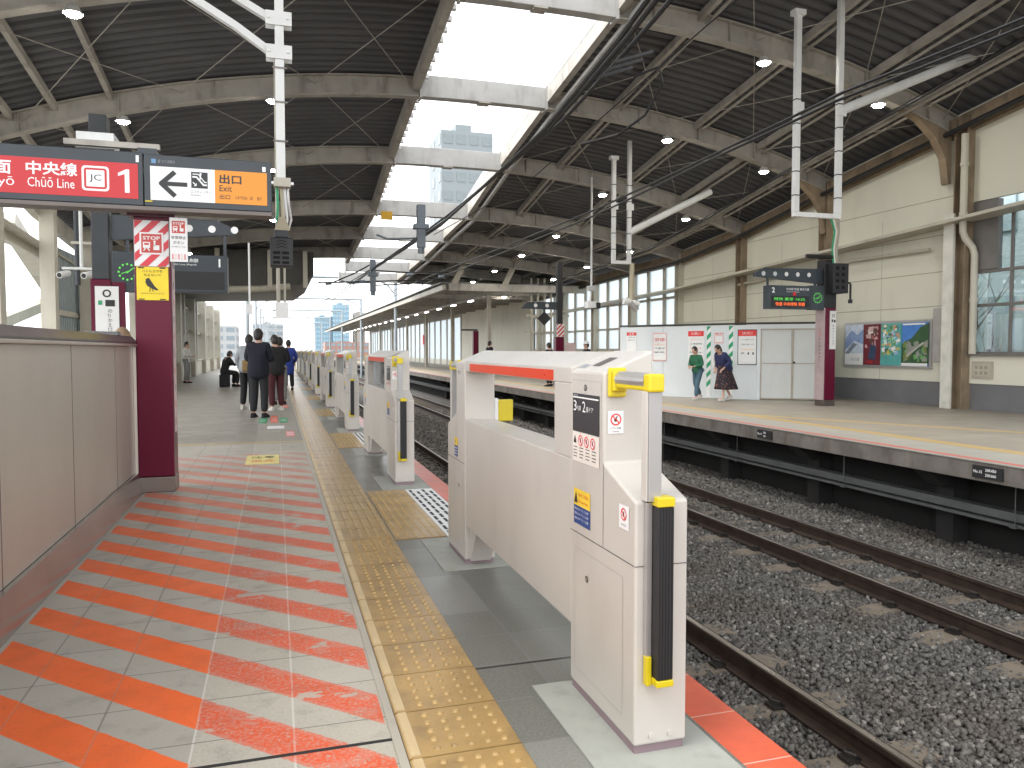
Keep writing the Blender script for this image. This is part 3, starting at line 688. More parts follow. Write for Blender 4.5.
# maroon pillar near
def maroon_pillar(x0, x1, y0, y1, top, name, label):
    t = thing(name, label, 'pillar', ((x0 + x1) / 2, (y0 + y1) / 2, 0))
    b = MB(); b.box(x0, x1, y0, y1, .145, top, maroon); b.build('shaft', t, bevel=.012)
    b = MB(); b.box(x0 - .004, x1 + .004, y0 - .004, y1 + .004, 0, .143, base_m); b.build('base', t, bevel=.006)
    return t
pt = maroon_pillar(-1.235, -.925, 7.80, 8.10, 2.62, 'station_pillar', 'maroon square pillar under the exit sign, stainless foot')
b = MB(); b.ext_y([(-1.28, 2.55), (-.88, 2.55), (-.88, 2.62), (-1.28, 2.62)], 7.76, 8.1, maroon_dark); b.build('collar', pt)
def striped(b, fr, a0, a1, c0, c1, w, m, d=.003):
    H = c1 - c0; W = a1 - a0; k = -H
    while k < W + H:
        # stripe leaning right: lower edge from k..k+w, shear 45deg, clipped
        pts = [(a0 + k, c0), (a0 + k + w, c0), (a0 + k + w + H, c1), (a0 + k + H, c1)]
        out = pts
        for side, lim in ((0, a0), (1, a1)):
            new = []
            for i in range(len(out)):
                p, q = out[i], out[(i + 1) % len(out)]
                ip = p[0] >= lim if side == 0 else p[0] <= lim; iq = q[0] >= lim if side == 0 else q[0] <= lim
                if ip: new.append(p)
                if ip != iq:
                    tt = (lim - p[0]) / (q[0] - p[0]); new.append((lim, p[1] + tt * (q[1] - p[1])))
            out = new
            if not out: break
        if len(out) >= 3: b.poly(fr, out, m, d)
        k += 2 * w
def stop_art(b, fr, cx, cz, s, d=.005):
    b.rect(fr, cx - s * .5, cx + s * .5, cz - s * .5, cz + s * .5, paper, d); b.rect(fr, cx - s * .43, cx + s * .43, cz - s * .43, cz + s * .43, mat('stop_red', (.50, .05, .04), .45), d + .001)
    b.text(fr, 'STOP', cx, cz + s * .16, s * .17, paper, d + .002, bold=True, align='C', width=s * .72)
    b.rect(fr, cx - s * .36, cx - s * .06, cz - s * .22, cz + s * .06, paper, d + .002); b.rect(fr, cx - s * .31, cx - s * .11, cz - s * .08, cz + s * .01, MATS['stop_red'], d + .003)
    b.line(fr, [(cx - s * .33, cz - s * .33), (cx - s * .25, cz - s * .22)], s * .05, paper, d + .002); b.line(fr, [(cx - s * .09, cz - s * .33), (cx - s * .17, cz - s * .22)], s * .05, paper, d + .002)
    b.rect(fr, cx + s * .08, cx + s * .33, cz - s * .30, cz - s * .08, paper, d + .002); b.line(fr, [(cx + s * .13, cz - s * .1), (cx + s * .13, cz + s * .06)], s * .07, paper, d + .002); b.disc(fr, cx + s * .13, cz + s * .09, s * .05, paper, d + .003, 10)
f0 = face_cam(0, 7.80, 0)
b = MB(); b.box(-1.228, -.935, 7.79, 7.7985, 2.10, 2.52, paper); f1 = face_cam(0, 7.79, 0); striped(b, f1, -1.225, -.938, 2.102, 2.518, .075, mat('warning_red', (.62, .03, .045), .4)); stop_art(b, f1, -1.082, 2.31, .20); b.build('stop_panel', pt)
b = MB(); b.box(-1.215, -.945, 7.79, 7.7985, 1.79, 2.095, mat('poster_yellow', (.80, .60, .02), .45))
b.text(f1, 'ハトにエサを', -1.08, 2.045, .025, ink, .004, align='C', width=.17); b.text(f1, '与えないで', -1.08, 2.01, .022, ink, .004, align='C', width=.15)
b.poly(f1, [(-1.135, 1.985), (-1.11, 1.995), (-1.095, 1.97), (-1.06, 1.915), (-1.03, 1.885), (-1.05, 1.88), (-1.09, 1.90), (-1.125, 1.92), (-1.14, 1.95)], ink, .004); b.line(f1, [(-1.10, 1.905), (-1.105, 1.87)], .006, ink, .005); b.line(f1, [(-1.085, 1.90), (-1.075, 1.87)], .006, ink, .005); b.text(f1, 'エサを与えないでください', -1.08, 1.845, .014, ink, .004, align='C', width=.2)
for a in (-1.20, -1.02): b.rect(f1, a, a + .05, 2.082, 2.092, ink, .004); b.rect(f1, a, a + .05, 1.794, 1.803, ink, .004)
b.build('bird_notice', pt)
b = MB(); fs = FR((-.925, 7.80, 0), (0, 1, 0), (1, 0, 0))
b.rect(fs, .05, .25, .55, 2.1, mat('notice_pink', (.66, .50, .50), .5), .003)
for k in range(9): b.text(fs, '発車ボタン非常'[k % 7], .11, .62 + .16 * k, .07, red_ink if k % 2 else ink, .005)
b.build('side_notice', pt)
b = MB(); b.box(-.915, -.765, 7.69, 7.705, 2.14, 2.54, paper); f3 = face_cam(0, 7.69, 0); stop_art(b, f3, -.84, 2.455, .13, .003); b.text(f3, '非常停止', -.84, 2.345, .03, ink, .004, align='C'); b.text(f3, 'ボタン', -.84, 2.30, .028, ink, .004, align='C'); b.text(f3, 'Emergency stop', -.84, 2.27, .012, ink, .004, align='C', width=.12); b.text(f3, '▮▯▮▯▮', -.84, 2.16, .05, red_ink, .004, align='C', width=.11); 
b.box(-.925, -.905, 7.70, 7.81, 2.2, 2.22, dark_steel); b.box(-.925, -.905, 7.70, 7.81, 2.45, 2.47, dark_steel); b.build('side_sign', pt)

# second left pillar with arm, clock and LED board
def pillar_unit(x0, x1, y, side, ledlines, number, name, label, headtxt, lit, dark_top=True, arm_len=1.75, boardw=1.25, zb=2.25, slate_only=False):
    t = maroon_pillar(x0, x1, y, y + .32, 2.32, name, label)
    xc = (x0 + x1) / 2
    b = MB(); b.box(xc - (.17 if lit else .11), xc + (.17 if lit else .11), y + .02, y + .30, 2.32, 3.45 if lit else 4.6, black_metal if lit else dark_steel); b.build('upper_casing', t, bevel=.01)
    s = side; e = x0 if s < 0 else x1
    b = MB(); b.prism([(e, y + .10, 2.88), (e + s * arm_len, y + .10, 3.02), (e + s * (arm_len + .1), y + .10, 3.0) if 0 else (e + s * arm_len, y + .10, 3.10), (e + s * (arm_len - .25), y + .10, 3.22), (e, y + .10, 3.24)], [(e, y + .2, 2.88), (e + s * arm_len, y + .2, 3.02), (e + s * arm_len, y + .2, 3.10), (e + s * (arm_len - .25), y + .2, 3.22), (e, y + .2, 3.24)], sgf)
    arm = b.build('arm', t, bevel=.005)
    b = MB(); fa = face_cam(0, y + .10, 0)
    for k in range(5): b.disc(fa, e + s * (.40 + .31 * k), 3.09, .052, paper if k < 3 else alu, .004, 16)
    b.build('arm_hole', arm)
    b = MB(); bx0, bx1 = sorted((e + s * .02, e + s * .40)); b.box(bx0, bx1, y + .02, y + .2, zb + .05, zb + .62, sgf); ck = b.build('clock', t, bevel=.008)
    b = MB(); fc = face_cam(0, y + .02, 0); cx = (bx0 + bx1) / 2; gr = emis('led_green', (.12, .75, .08), .32)
    for k in range(12): a = R(30 * k); b.rect(fc, cx + .11 * math.cos(a) - .012, cx + .11 * math.cos(a) + .012, zb + .33 + .11 * math.sin(a) - .012, zb + .33 + .11 * math.sin(a) + .012, gr, .005)
    for k in range(6): b.rect(fc, cx - .01 + .014 * k, cx + .004 + .014 * k, zb + .31 + .012 * k, zb + .325 + .012 * k, gr, .006); b.rect(fc, cx - .015 * k, cx - .015 * k + .011, zb + .33 - .006 * k, zb + .343 - .006 * k, gr, .006)
    b.build('clock_face', ck)
    a0, a1 = sorted((e + s * .42, e + s * (.42 + boardw)))
    b = MB(); b.box(a0, a1, y + .0, y + .25, zb + .06, zb + .60, sgf); bd = b.build('departure_board', t, bevel=.008)
    b = MB(); fb_ = face_cam(0, y, 0)
    b.rect(fb_, a0 + .04, a1 - .04, zb + .10, zb + .36, mat('led_panel', (.008, .008, .008), .4), .003)
    nx = a0 + .06 if lit else a1 - .12
    b.text(fb_, number, nx, zb + .43, .12, L_wht, .004, bold=True)
    hx = a0 + .45 if lit else a0 + .35
    b.text(fb_, headtxt, hx, zb + .49, .055, L_wht, .004, width=.62 if lit else .38); b.text(fb_, 'Chūō Line (Rapid)', hx, zb + .44, .03, L_wht, .004, width=.35); b.rect(fb_, hx + .18 if lit else hx - .13, hx + .26 if lit else hx - .04, zb + .37, zb + .45, L_red, .0045)
    if ledlines:
        b.text(fb_, ledlines[0], a0 + .12, zb + .25, .075, gr, .004, width=boardw - .28); b.text(fb_, ledlines[1], a0 + .16, zb + .13, .085, emis('led_orange', (1, .14, .02), .5), .004, width=boardw - .32)
    b.build('board_face', bd)
    b = MB(); 
    for ax in (e + s * .2, e + s * 1.5): b.box(ax - .02, ax + .02, y + .12, y + .16, zb + .6, 3.05, sgf)
    b.build('bracket', bd)
    return t
lp = pillar_unit(-2.46, -2.20, 12.0, 1, None, '1', 'sign_pillar', 'farther left pillar carrying a green clock and a dark departure board', '中央線', False, arm_len=1.66, boardw=1.12, zb=2.10)
b = MB(); b.box(-2.19, -2.02, 12.0, 12.03, 0.9, 2.28, maroon) ; b.build('trim', lp)
b = MB(); b.box(-2.40, -2.10, 11.98, 11.992, 1.25, 2.22, paper); f4 = face_cam(0, 11.98, 0); b.ring(f4, -2.25, 2.12, .035, .055, ink, .004, 16); b.rect(f4, -2.36, -2.31, 1.96, 2.02, green_ink, .004); b.rect(f4, -2.27, -2.15, 1.94, 2.03, ink, .004)
for k in range(9): b.text(f4, 'のりかえ口エレベータ'[k % 10], -2.24, 1.85 - .065 * k, .05, ink, .004)
b.build('direction_board', lp)
rp = pillar_unit(12.38, 12.68, 15.2, -1, ['特快 東京 14:32', '快速 中央特快 到着'], '2', 'platform_two_pillar', 'maroon pillar on the opposite platform with lit departure board 2', '中央線 快速 東京方面', True, arm_len=1.85, boardw=1.12, zb=2.22)
b = MB(); b.box(12.50, 12.66, 15.165, 15.195, 1.35, 2.25, paper); f5 = face_cam(0, 15.165, 0); b.ring(f5, 12.58, 2.14, .025, .04, ink, .004, 14); b.rect(f5, 12.53, 12.57, 1.99, 2.05, ink, .004); b.rect(f5, 12.59, 12.64, 1.98, 2.04, ink, .004)
for k in range(7): b.text(f5, '階段のりかえ口'[k], 12.56, 1.88 - .07 * k, .045, ink, .004)
b.build('direction_board', rp)
b = MB(); b.box(12.36, 12.379, 15.23, 15.45, .95, 1.85, paper); f6 = face_left(12.36, 15.45, 0)
for k in range(9): b.text(f6, '危険黄色線内側歩行'[k], .07, 1.73 - .085 * k, .055, red_ink if k < 2 else ink, .004)
b.build('notice_strip', rp)
b = MB(); b.box(12.357, 12.379, 15.205, 15.52, .145, 2.32, mat('pillar_pale_side', (.42, .33, .33), .4)); b.build('side_cladding', rp)
b = MB(); b.box(12.42, 12.85, 15.0, 15.4, 2.66, 3.35, black_metal)
for k in range(4):
    for j in range(2): b.box(12.50 + .16 * j, 12.58 + .16 * j, 14.985, 15.0, 2.75 + .15 * k, 2.83 + .15 * k, mat('speaker_recess', (.005, .005, .005), .9))
b.build('loudspeaker', rp, bevel=.02)
b = MB(); b.tube([(12.85, 15.2, 2.92), (13.05, 15.2, 2.92), (13.08, 15.2, 2.88), (13.08, 15.2, 2.52)], .025, black_metal, 8); b.tube([(13.08, 15.2, 2.53), (13.08, 15.2, 2.44)], .05, black_metal, 12); b.build('camera_arm', rp)
b = MB(); b.tube([(11.75, 15.1, 3.50), (12.45, 15.1, 3.50)], .05, black_metal, 10); b.build('tube_lamp', rp)
b = MB()
for k, (dx, m_) in enumerate(((-.04, green_ink), (.0, paper), (.04, mat('cable_cream', (.45, .40, .28), .6)), (.08, grey_steel))): b.tube([(12.62 + dx, 15.2, 3.34), (12.58 + dx, 15.2, 3.7), (12.60 + dx, 15.15, 4.1), (12.45 + dx * 2, 15.1, 4.5)], .022, m_, 6)
b.build('cable_bundle', rp)
# far maroon pillars on the right platform
for (x, y, lab, stripe) in ((10.16, 27.0, 'distant maroon pillar with striped stop panel below a diamond sign', True), (11.28, 44.0, 'small far maroon pillar beside the cream wall', False)):
    p = maroon_pillar(x - .16, x + .16, y, y + .3, 2.45 if not stripe else 1.82, 'maroon_pillar', lab)
    f7 = face_cam(0, y, 0); b = MB()
    if stripe:
        b.box(x - .15, x + .15, y - .03, y - .005, 1.82, 2.30, paper); f7 = face_cam(0, y - .03, 0); striped(b, f7, x - .14, x + .14, 1.83, 2.29, .08, MATS['warning_red'])
        b.build('stop_panel', p)
        b = MB(); b.box(x - .10, x + .1, y + .02, y + .2, 1.82, 4.6, black_metal); b.build('upper_post', p)
        b = MB(); b.prism([(x - .1, y + .05, 2.83), (x - 1.5, y + .05, 2.86), (x - 1.3, y + .05, 3.10), (x - .1, y + .05, 3.12)], [(x - .1, y + .12, 2.83), (x - 1.5, y + .12, 2.86), (x - 1.3, y + .12, 3.10), (x - .1, y + .12, 3.12)], sgf); 
        b.build('arm', p); b = MB(); f8 = face_cam(0, y + .05, 0)
        for q in (.5, .95): b.disc(f8, x - q, 2.98, .07, paper, .005)
        b.build('arm_hole', p)
        b = MB(); b.prism([(x - .62, y, 2.76), (x - .36, y, 2.5), (x - .62, y, 2.24), (x - .88, y, 2.5)], [(x - .62, y + .08, 2.76), (x - .36, y + .08, 2.5), (x - .62, y + .08, 2.24), (x - .88, y + .08, 2.5)], black_metal); b.tube([(x - .62, y + .05, 2.7), (x - .62, y + .05, 2.86)], .03, black_metal, 6); b.build('diamond_sign', p)
        b = MB(); b.box(x + .2, x + .62, y, y + .04, .5, 1.6, MATS['notice_pink']); b.build('side_board', p)
    else:
        b.box(x - .9, x + .1, y, y + .06, 2.46, 2.55, black_metal); b.build('arm', p)

# ------------------------------------------------------------------ roof
def interp(tab, y):
    if y <= tab[0][0]: return tab[0][1]
    for (a, va), (c, vc) in zip(tab, tab[1:]):
        if y <= c: return va + (vc - va) * (y - a) / (c - a)
    return tab[-1][1]
CR = [(-8, 10.2), (-2.3, 9.9), (1.8, 9.4), (5.9, 8.9), (10, 8.35), (14.1, 7.8), (18.2, 7.27), (22.3, 6.67), (26.4, 5.90), (30.5, 5.65), (34.6, 5.38), (38.7, 5.2), (42.8, 5.05), (50, 4.9)]
DR = [(10, 1.65), (22.3, 1.68), (26.4, 1.25), (34.6, .85), (50, .7)]
def zb(x, y): return interp(CR, y) - interp(DR, y) * (max(0, abs(x - 4.86) - .5) / 9.7) ** 2.1
FY = [14.1 + 4.1 * k for k in range(-3, 8)]
XL, XR, XA, XB = -5.75, 14.9, 3.35, 6.40
def arch(b, xs, y0, y1, d0, d1, m, y=None):
    yy = (y0 + y1) / 2 if y is None else y; vs = []; fs = []
    for x in xs:
        z = zb(x, yy); vs += [(x, y0, z + d0), (x, y1, z + d0), (x, y1, z + d1), (x, y0, z + d1)]
    for i in range(len(xs) - 1):
        for k in range(4): fs.append((i * 4 + k, i * 4 + (k + 1) % 4, (i + 1) * 4 + (k + 1) % 4, (i + 1) * 4 + k))
    n = len(xs) - 1; fs += [(3, 2, 1, 0), (n * 4, n * 4 + 1, n * 4 + 2, n * 4 + 3)]
    b.add(vs, fs, m)
lin = lambda a, c, n: [a + (c - a) * k / n for k in range(n + 1)]
M_ground_frame = {}
for i, y in enumerate(FY):
    left_on = y < 37; 
    if y < 8 and y > -3 and False: continue
    nm = ['', '']
    vis = {14.1: 'the arched frame crossing the very top of the view', 18.2: 'second'}
    t = thing('roof_frame', 'x', 'roof frame', (4.86, y, 0))
    def ib(name, x0, x1, m, w=.24, h=.46):
        b = MB(); xs = lin(x0, x1, 14 if x1 - x0 > 5 else 4)
        arch(b, xs, y - w / 2, y + w / 2, 0, .03, m, y); arch(b, xs, y - w / 2, y + w / 2, h - .03, h, m, y); arch(b, xs, y - .012, y + .012, .03, h - .03, m, y)
        if name != 'skylight_beam':
            for x in lin(x0 + .8, x1 - .8, 4): b.box(x - .008, x + .008, y - w / 2 + .01, y - .013, zb(x, y) + .03, zb(x, y) + h - .03, m)
        return b.build(name, t)
    if left_on: ib('left_rafter', XL, XA - .06, grey_steel)
    ib('right_rafter', XB + .06, XR, grey_steel)
    b = MB(); xs = lin(XA, XB, 5); arch(b, xs, y - .13, y + .13, 0, .50, white_beam, y); sb = b.build('skylight_beam', t, bevel=.01)
    b = MB()
    for x in (XA - .03, XB + .03): b.box(x - .028, x + .028, y - .16, y + .16, zb(x, y) - .03, zb(x, y) + .53, white_beam)
    b.box(4.72, 5.0, y - .135, y + .135, zb(4.86, y) - .03, zb(4.86, y) - .002, grey_steel); b.build('splice_plate', sb)
    for x, on in ((-5.5, left_on), (XR - .05, True)):
        if not on: continue
        m_ = beige_steel if x < 0 or y > 25 else brown_steel
        s_ = -1 if x < 0 else 1
        b = MB(); zt = zb(x, y) + .3
        yk = y; y = y - (.42 if x > 0 and abs(y - 14.1) < .1 else 0); b.box(x - .17, x + .17, y - .17, y - .145, 0, zt, m_); b.box(x - .17, x + .17, y + .145, y + .17, 0, zt, m_); b.box(x - .012, x + .012, y - .145, y + .145, 0, zt, m_)
        if x < 0: b.box(x - .169, x + .169, y - .172, y + .172, 0.0, zt - .02, m_)
        y = yk; b.build('column', t)
        if x < 0 or y > 20: continue
        b = MB(); pts = []
        for k in range(7):
            a = R(90 * k / 6); pts.append((x - s_ * (.17 + 1.1 * (1 - math.sin(a))), zb(x - s_ * 1.27, y) * (0) + zb(x - s_ * (.17 + 1.1 * (1 - math.sin(a))), y) - .0 - 1.0 * (1 - math.cos(a)) ** 1.5 * 1.0))
        pts = [(x - s_ * 1.6, zb(x - s_ * 1.6, y)), (x - s_ * 1.0, zb(x - s_ * 1.0, y) - .06), (x - s_ * .55, zb(x - s_ * .55, y) - .28), (x - s_ * .27, zb(x - s_ * .27, y) - .62), (x - s_ * .17, zb(x, y) - 1.1), (x - s_ * .10, zb(x, y) - 1.1), (x - s_ * .10, zb(x, y)+.05)]
        b.ext_y(pts if s_ > 0 else pts[::-1], y - .10, y + .10, m_ if x > 0 else grey_steel); b.build('haunch', t)
    order = {14.1: 'arched roof frame highest in the view, its white beam cut by the top edge', 18.2: 'arched roof frame with the second white skylight beam from the top', 22.3: 'arched roof frame with the third white skylight beam from the top', 26.4: 'arched roof frame with the fourth white skylight beam from the top'}
    lab = order.get(round(y, 1), 'distant arched roof frame in the closely stacked far end of the roof' if y > 27 else 'arched steel roof frame overhead behind the camera side of the hall')
    tag(t, lab, 'roof frame', 'arched roof frames')
# corrugated decks
def deck(name, x0, x1, y0, y1, label):
    xs = lin(x0, x1, 22); per = .27; prof = [(0, 0), (.45, 0), (.55, .07), (.95, .07)]; ys = []
    k = 0
    while y0 + k * per < y1:
        for a, d in prof: ys.append((y0 + (k + a) * per, d))
        k += 1
    vs = [(x, y, zb(x, y) + .49 + d) for y, d in ys for x in xs]; n = len(xs)
    fs = [(j * n + i, j * n + i + 1, (j + 1) * n + i + 1, (j + 1) * n + i) for j in range(len(ys) - 1) for i in range(n - 1)]
    b = MB(); b.add(vs, fs, M_deck); o = b.build('sheet', None)
    t = thing(name, label, 'roof', (0, 0, 0)); o.parent = t
    so = o.modifiers.new('s', 'SOLIDIFY'); so.thickness = .02; so.offset = 1
    return t
dl = deck('left_roof', -6.3, XA - .05, 1.0, 37.2, 'dark corrugated roof deck over the near platform'); dl.name = 'platform_roof'
dr = deck('right_roof', XB + .05, 15.3, 1.0, 44, 'dark corrugated roof deck over the opposite platform'); dr.name = 'platform_roof'
def run(b, x, y0, y1, dz, w, h, m, up=0):
    ysx = [y0] + [f for f in FY if y0 < f < y1] + [y1]
    for a, c in zip(ysx, ysx[1:]): b.bar((x, a, zb(x, a) + dz), (x, c, zb(x, c) + dz), w, h, m)
for x in (-5.1, -4.3, -3.25):
    b = MB(); run(b, x, 1, 37, .39, .10, .16, grey_steel); b.build('purlin', dl)
for x in (8.3, 10.6, 12.5, 13.9):
    b = MB(); run(b, x, 1, 43, .39, .10, .16, grey_steel); run(b, x + .16, 1, 43, .30, .04, .05, grey_steel); b.build('purlin', dr)
# skylight edges
for x, dd, yend in ((XA - .12, dl, 37), (XB + .12, dr, 43)):
    b = MB(); run(b, x, 1, yend, .30, .16, .34, grey_steel); run(b, x + (.06 if x < 4 else -.06), 1, yend, .62, .05, .3, white_beam if x > 4 else grey_steel)
    b.build('edge_beam', dd)
b = MB(); run(b, XB + .32, 1, 43, .02, .09, .09, white_beam); b.build('edge_rail', dr)
b = MB()
y = 6.0
while y < 37:
    x = XA + .02; z = zb(x, y) + .36; b.box(x - .03, x + .09, y - .05, y + .05, z - .05, z + .05, paper); y += .41
b.build('edge_bracket', dl)
# cross bracing rods
def rods(xs, d, ylim):
    b = MB()
    for a, c in zip(FY, FY[1:]):
        if c > ylim: break
        for x0, x1 in xs:
            b.tube([(x0, a, zb(x0, a) + .28), (x1, c, zb(x1, c) + .28)], .010, grey_steel, 5); b.tube([(x1, a, zb(x1, a) + .26), (x0, c, zb(x0, c) + .26)], .010, grey_steel, 5)
    b.build('bracing', d)
rods([(-1.9, .9), (.9, 3.1), (-4.9, -1.9)], dl, 37); rods([(6.7, 9.6), (9.6, 12.4), (12.4, 14.6)], dr, 43)
# eave beam on the right
b = MB(); run(b, 14.86, 1, 43.5, .12, .2, .42, brown_steel); b.build('eave_beam', dr)
b = MB(); run(b, -5.75, 1, 37, .05, .2, .4, grey_steel); b.build('eave_beam', dl)
# conduits under the roof
for x, dz, r_, m_, l in ((13.2, -.12, .045, cable_black, 'black cable run under the right side of the roof'), (13.5, -.02, .05, grey_steel, 'grey pipe beside the black cable run under the roof')):
    b = MB(); pts = [(x, f, zb(x, f) + dz) for f in FY if 5 < f < 44]; b.tube(pts, r_, m_, 8); tag(b.build('conduit', origin=(x, 14, 6)), l, 'pipe')
b = MB(); b.tube([(14.55, f, zb(14.55, f) - .15) for f in FY if 5 < f < 44], .06, cable_black, 8); tag(b.build('conduit', origin=(14.5, 14, 5.5)), 'thick black cable hanging along the cream wall top', 'pipe')
# lamps
M_lens = emis('lamp_lens', (1, .95, .86), 55)
l0 = None
cnt = 0
for x, dz, n_ in ((-3.0, .28, 6), (0.0, .20, 6), (9.7, .30, 8), (12.6, .30, 8)):
    for f in FY:
        if f < 13.9 or (x < 4 and f > 36): continue
        z = zb(x, f) - dz
        if l0 is None:
            l0 = thing('ceiling_lamp', 'x', 'ceiling lamp', (x, f - .2, z))
            b = MB(); n = 16; b.tube([(x, f - .2, z + .05), (x, f - .2, z + .10), (x, f - .2, z + .16)], .15, mat('lamp_housing', (.5, .5, .48), .4), n, .09); b.tube([(x, f - .2, z + .16), (x, f - .2, z + .5)], .012, grey_steel, 6); b.build('housing', l0)
            b = MB(); b.tube([(x, f - .2, z + .02), (x, f - .2, z + .05)], .10, M_lens, n); b.build('lens', l0); o = l0
        else:
            o = copy_tree(l0); o.location = (x, f - .2, z)
        if x < 4: lab = 'round lit ceiling lamp under the roof of the near platform' if f > 19 else {(-3.0, 14.1): 'lit ceiling lamp near the top left corner, above the red sign', (-3.0, 18.2): 'lit ceiling lamp just above the platform 1 figure of the red sign', (0.0, 14.1): 'small lit lamp behind the top of the white hanging post', (0.0, 18.2): 'small lit lamp beside the white hanging post, below its arms'}[(x, round(f, 1))]
        else:
            rk = round(f, 1); row = 'inner' if x < 11 else 'outer'
            lab = {(9.7, 14.1): 'lit roof lamp just left of the white hanging frame on the right side', (12.6, 14.1): 'lit roof lamp just beyond the white hanging frame, toward the cream wall'}.get((x, rk), f'round lit roof lamp in the {row} row over the opposite platform')
        tag(o, lab, 'ceiling lamp', 'round lamps under the roof')

# ------------------------------------------------------------------ right wall
t = thing('cream_wall', 'long cream panelled station wall behind the opposite platform', 'wall', (14.95, 20, 0))
def wallseg(y0, y1, z0, ztop=None, name='wall_panel'):
    b = MB(); n = max(2, int((y1 - y0) / 1.2)); ys = lin(y0, y1, n)
    for a, c in zip(ys, ys[1:]):
        za = zb(14.9, a) + .45 if ztop is None else ztop; zc = zb(14.9, c) + .45 if ztop is None else ztop
        b.prism([(14.9, a, z0), (14.9, c, z0), (14.9, c, zc), (14.9, a, za)], [(15.0, a, z0), (15.0, c, z0), (15.0, c, zc), (15.0, a, za)], M_wall)
    return b
b = wallseg(13.75, 26.3, .58); b.build('wall_panel', t)
b = wallseg(-6, 13.75, .58, 1.22); b.build('wall_panel', t)
b = wallseg(-6, 13.75, 4.62); b.build('wall_panel', t)
b = wallseg(26.3, 44, .58, 1.3); b.build('wall_panel', t)
b = MB(); b.box(14.9, 15.0, 44, 63, .1, 4.5, M_wall); b.build('wall_panel', t)
b = MB(); b.box(14.93, 14.99, -6, 44, 0, .578, M_dado); b.build('dado', t)
b = MB()
for z in (2.35, 3.15, 4.0, 4.85): 
    fr = face_left(14.9, 0, 0)
    z1 = z
    for a, c in zip(lin(13.8, 26.2, 10), lin(13.8, 26.2, 10)[1:]):
        if z1 < zb(14.9, c) - .1: b.rect(fr, -c, -a, z1, z1 + .018, mat('wall_joint', (.30, .28, .22), .7), .002)
for y in (16.2, 20.3, 24.2): b.rect(face_left(14.9, 0, 0), -y - .006, -y + .006, .58, 4.6, MATS['wall_joint'], .0015)
b.build('joint', t)
b = MB(); b.box(14.60, 14.66, 13.75, 14.02, 0, 4.40, mat('white_pilaster', (.66, .65, .58), .5, grime=.15)); b.build('pilaster', t)
# shelf / duct
b = MB()
pts = [(14.62, 2, 4.80), (14.62, 12.1, 4.28), (14.62, 17.1, 4.05), (14.62, 26.5, 3.62), (14.62, 44, 3.2)]
for a, c in zip(pts, pts[1:]): b.bar(a, c, .55, .07, beige_steel)
tag(b.build('wall_shelf_duct', origin=(14.6, 12, 4.2)), 'long beige ledge duct running along the cream wall', 'duct')
b = MB(); pts2 = [(14.8, 14.6, 3.7), (14.8, 17.1, 3.72), (14.8, 22.5, 3.5)]; b.tube(pts2, .045, beige_steel, 8)
tag(b.build('wall_pipe', origin=(14.8, 14.6, 3.7)), 'beige conduit under the ledge on the cream wall', 'pipe')
b = MB(); b.tube([(14.62, 13.52, 6.1), (14.62, 13.52, 3.95), (14.68, 13.50, 3.8), (14.80, 13.42, 3.6), (14.82, 13.38, 3.45), (14.82, 13.38, 1.24)], .075, beige_steel, 12); 
for z in (5.4, 4.3, 2.4): b.tube([(14.62 if z > 4 else 14.82, 13.52 if z > 4 else 13.38, z), (14.62 if z > 4 else 14.82, 13.52 if z > 4 else 13.38, z + .08)], .09, beige_steel, 12)
tag(b.build('drain_pipe', origin=(14.75, 13.6, 1.2)), 'beige drain pipe with an offset bend beside the wall window', 'pipe')
# right window
t = thing('wall_window', 'large window at the right edge above the low cream wall', 'window', (14.95, 12, 1.2))
b = MB()
for z in (1.22, 2.28, 3.02, 4.35): b.box(14.93, 15.0, 4.0, 13.6, z, z + .07, mat('dark_window_frame', (.16, .15, .14), .5))
for y in (13.55, 12.55, 10.2, 7.5, 5): b.box(14.94, 14.99, y, y + .06, 1.2, 4.4, MATS['dark_window_frame'])
b.box(14.9, 15.05, 12.9, 13.6, 3.1, 4.6, MATS['dark_window_frame']); b.box(14.80, 14.93, 4.0, 13.6, 1.2, 1.235, MATS['dark_window_frame']); b.build('window_frame', t)
b = MB(); b.box(14.96, 14.965, 4.0, 13.55, 1.28, 4.36, G_clear); b.build('pane', t)
# far window wall, bays between columns
for i, (a, c) in enumerate(((26.35, 30.5), (30.5, 34.6), (34.6, 38.7), (38.7, 44))):
    t = thing('window_bay', '', 'window', (14.95, a, 1.3))
    b = MB(); zt = zb(14.9, (a + c) / 2) + .2
    for z in (1.3, 2.25, 3.35): b.box(14.90, 15.0, a, c, z, z + .09, M_winf)
    for y in lin(a, c, 3): b.box(14.88, 15.02, y, y + .16, 1.3, zt, M_winf)
    b.build('window_frame', t); b = MB(); b.box(14.95, 14.96, a, c, 1.38, zt, G_frost); b.build('pane', t)
    tag(t, ['bright frosted window bay next to the cream wall, behind the hoarding', 'bright frosted window bay second from the cream wall', 'bright frosted window bay behind the diamond sign', 'bright frosted window bay deepest in the hall'][i], 'window', 'frosted window bays')
t = thing('far_window_wall', 'distant glazed wall with grey mullions and two red marks beyond the cream wall', 'window wall', (14.95, 63, 0))
b = MB(); 
for y in lin(63, 130, 24): b.box(14.86, 15.02, y, y + .35, 0, 4.4, mat('mullion', (.42, .40, .38), .6))
b.box(14.9, 15.0, 63, 130, 0, .5, M_wall); b.box(14.9, 15.0, 63, 130, 4.1, 4.5, M_winf); b.build('mullions', t)
b = MB(); b.box(14.94, 14.95, 63, 130, .5, 4.1, G_frost); b.build('pane', t)
for y in (79.7, 102): b = MB(); b.box(14.78, 14.858, y, y + .6, 1.9, 2.9, red_ink); b.build('red_mark', t)
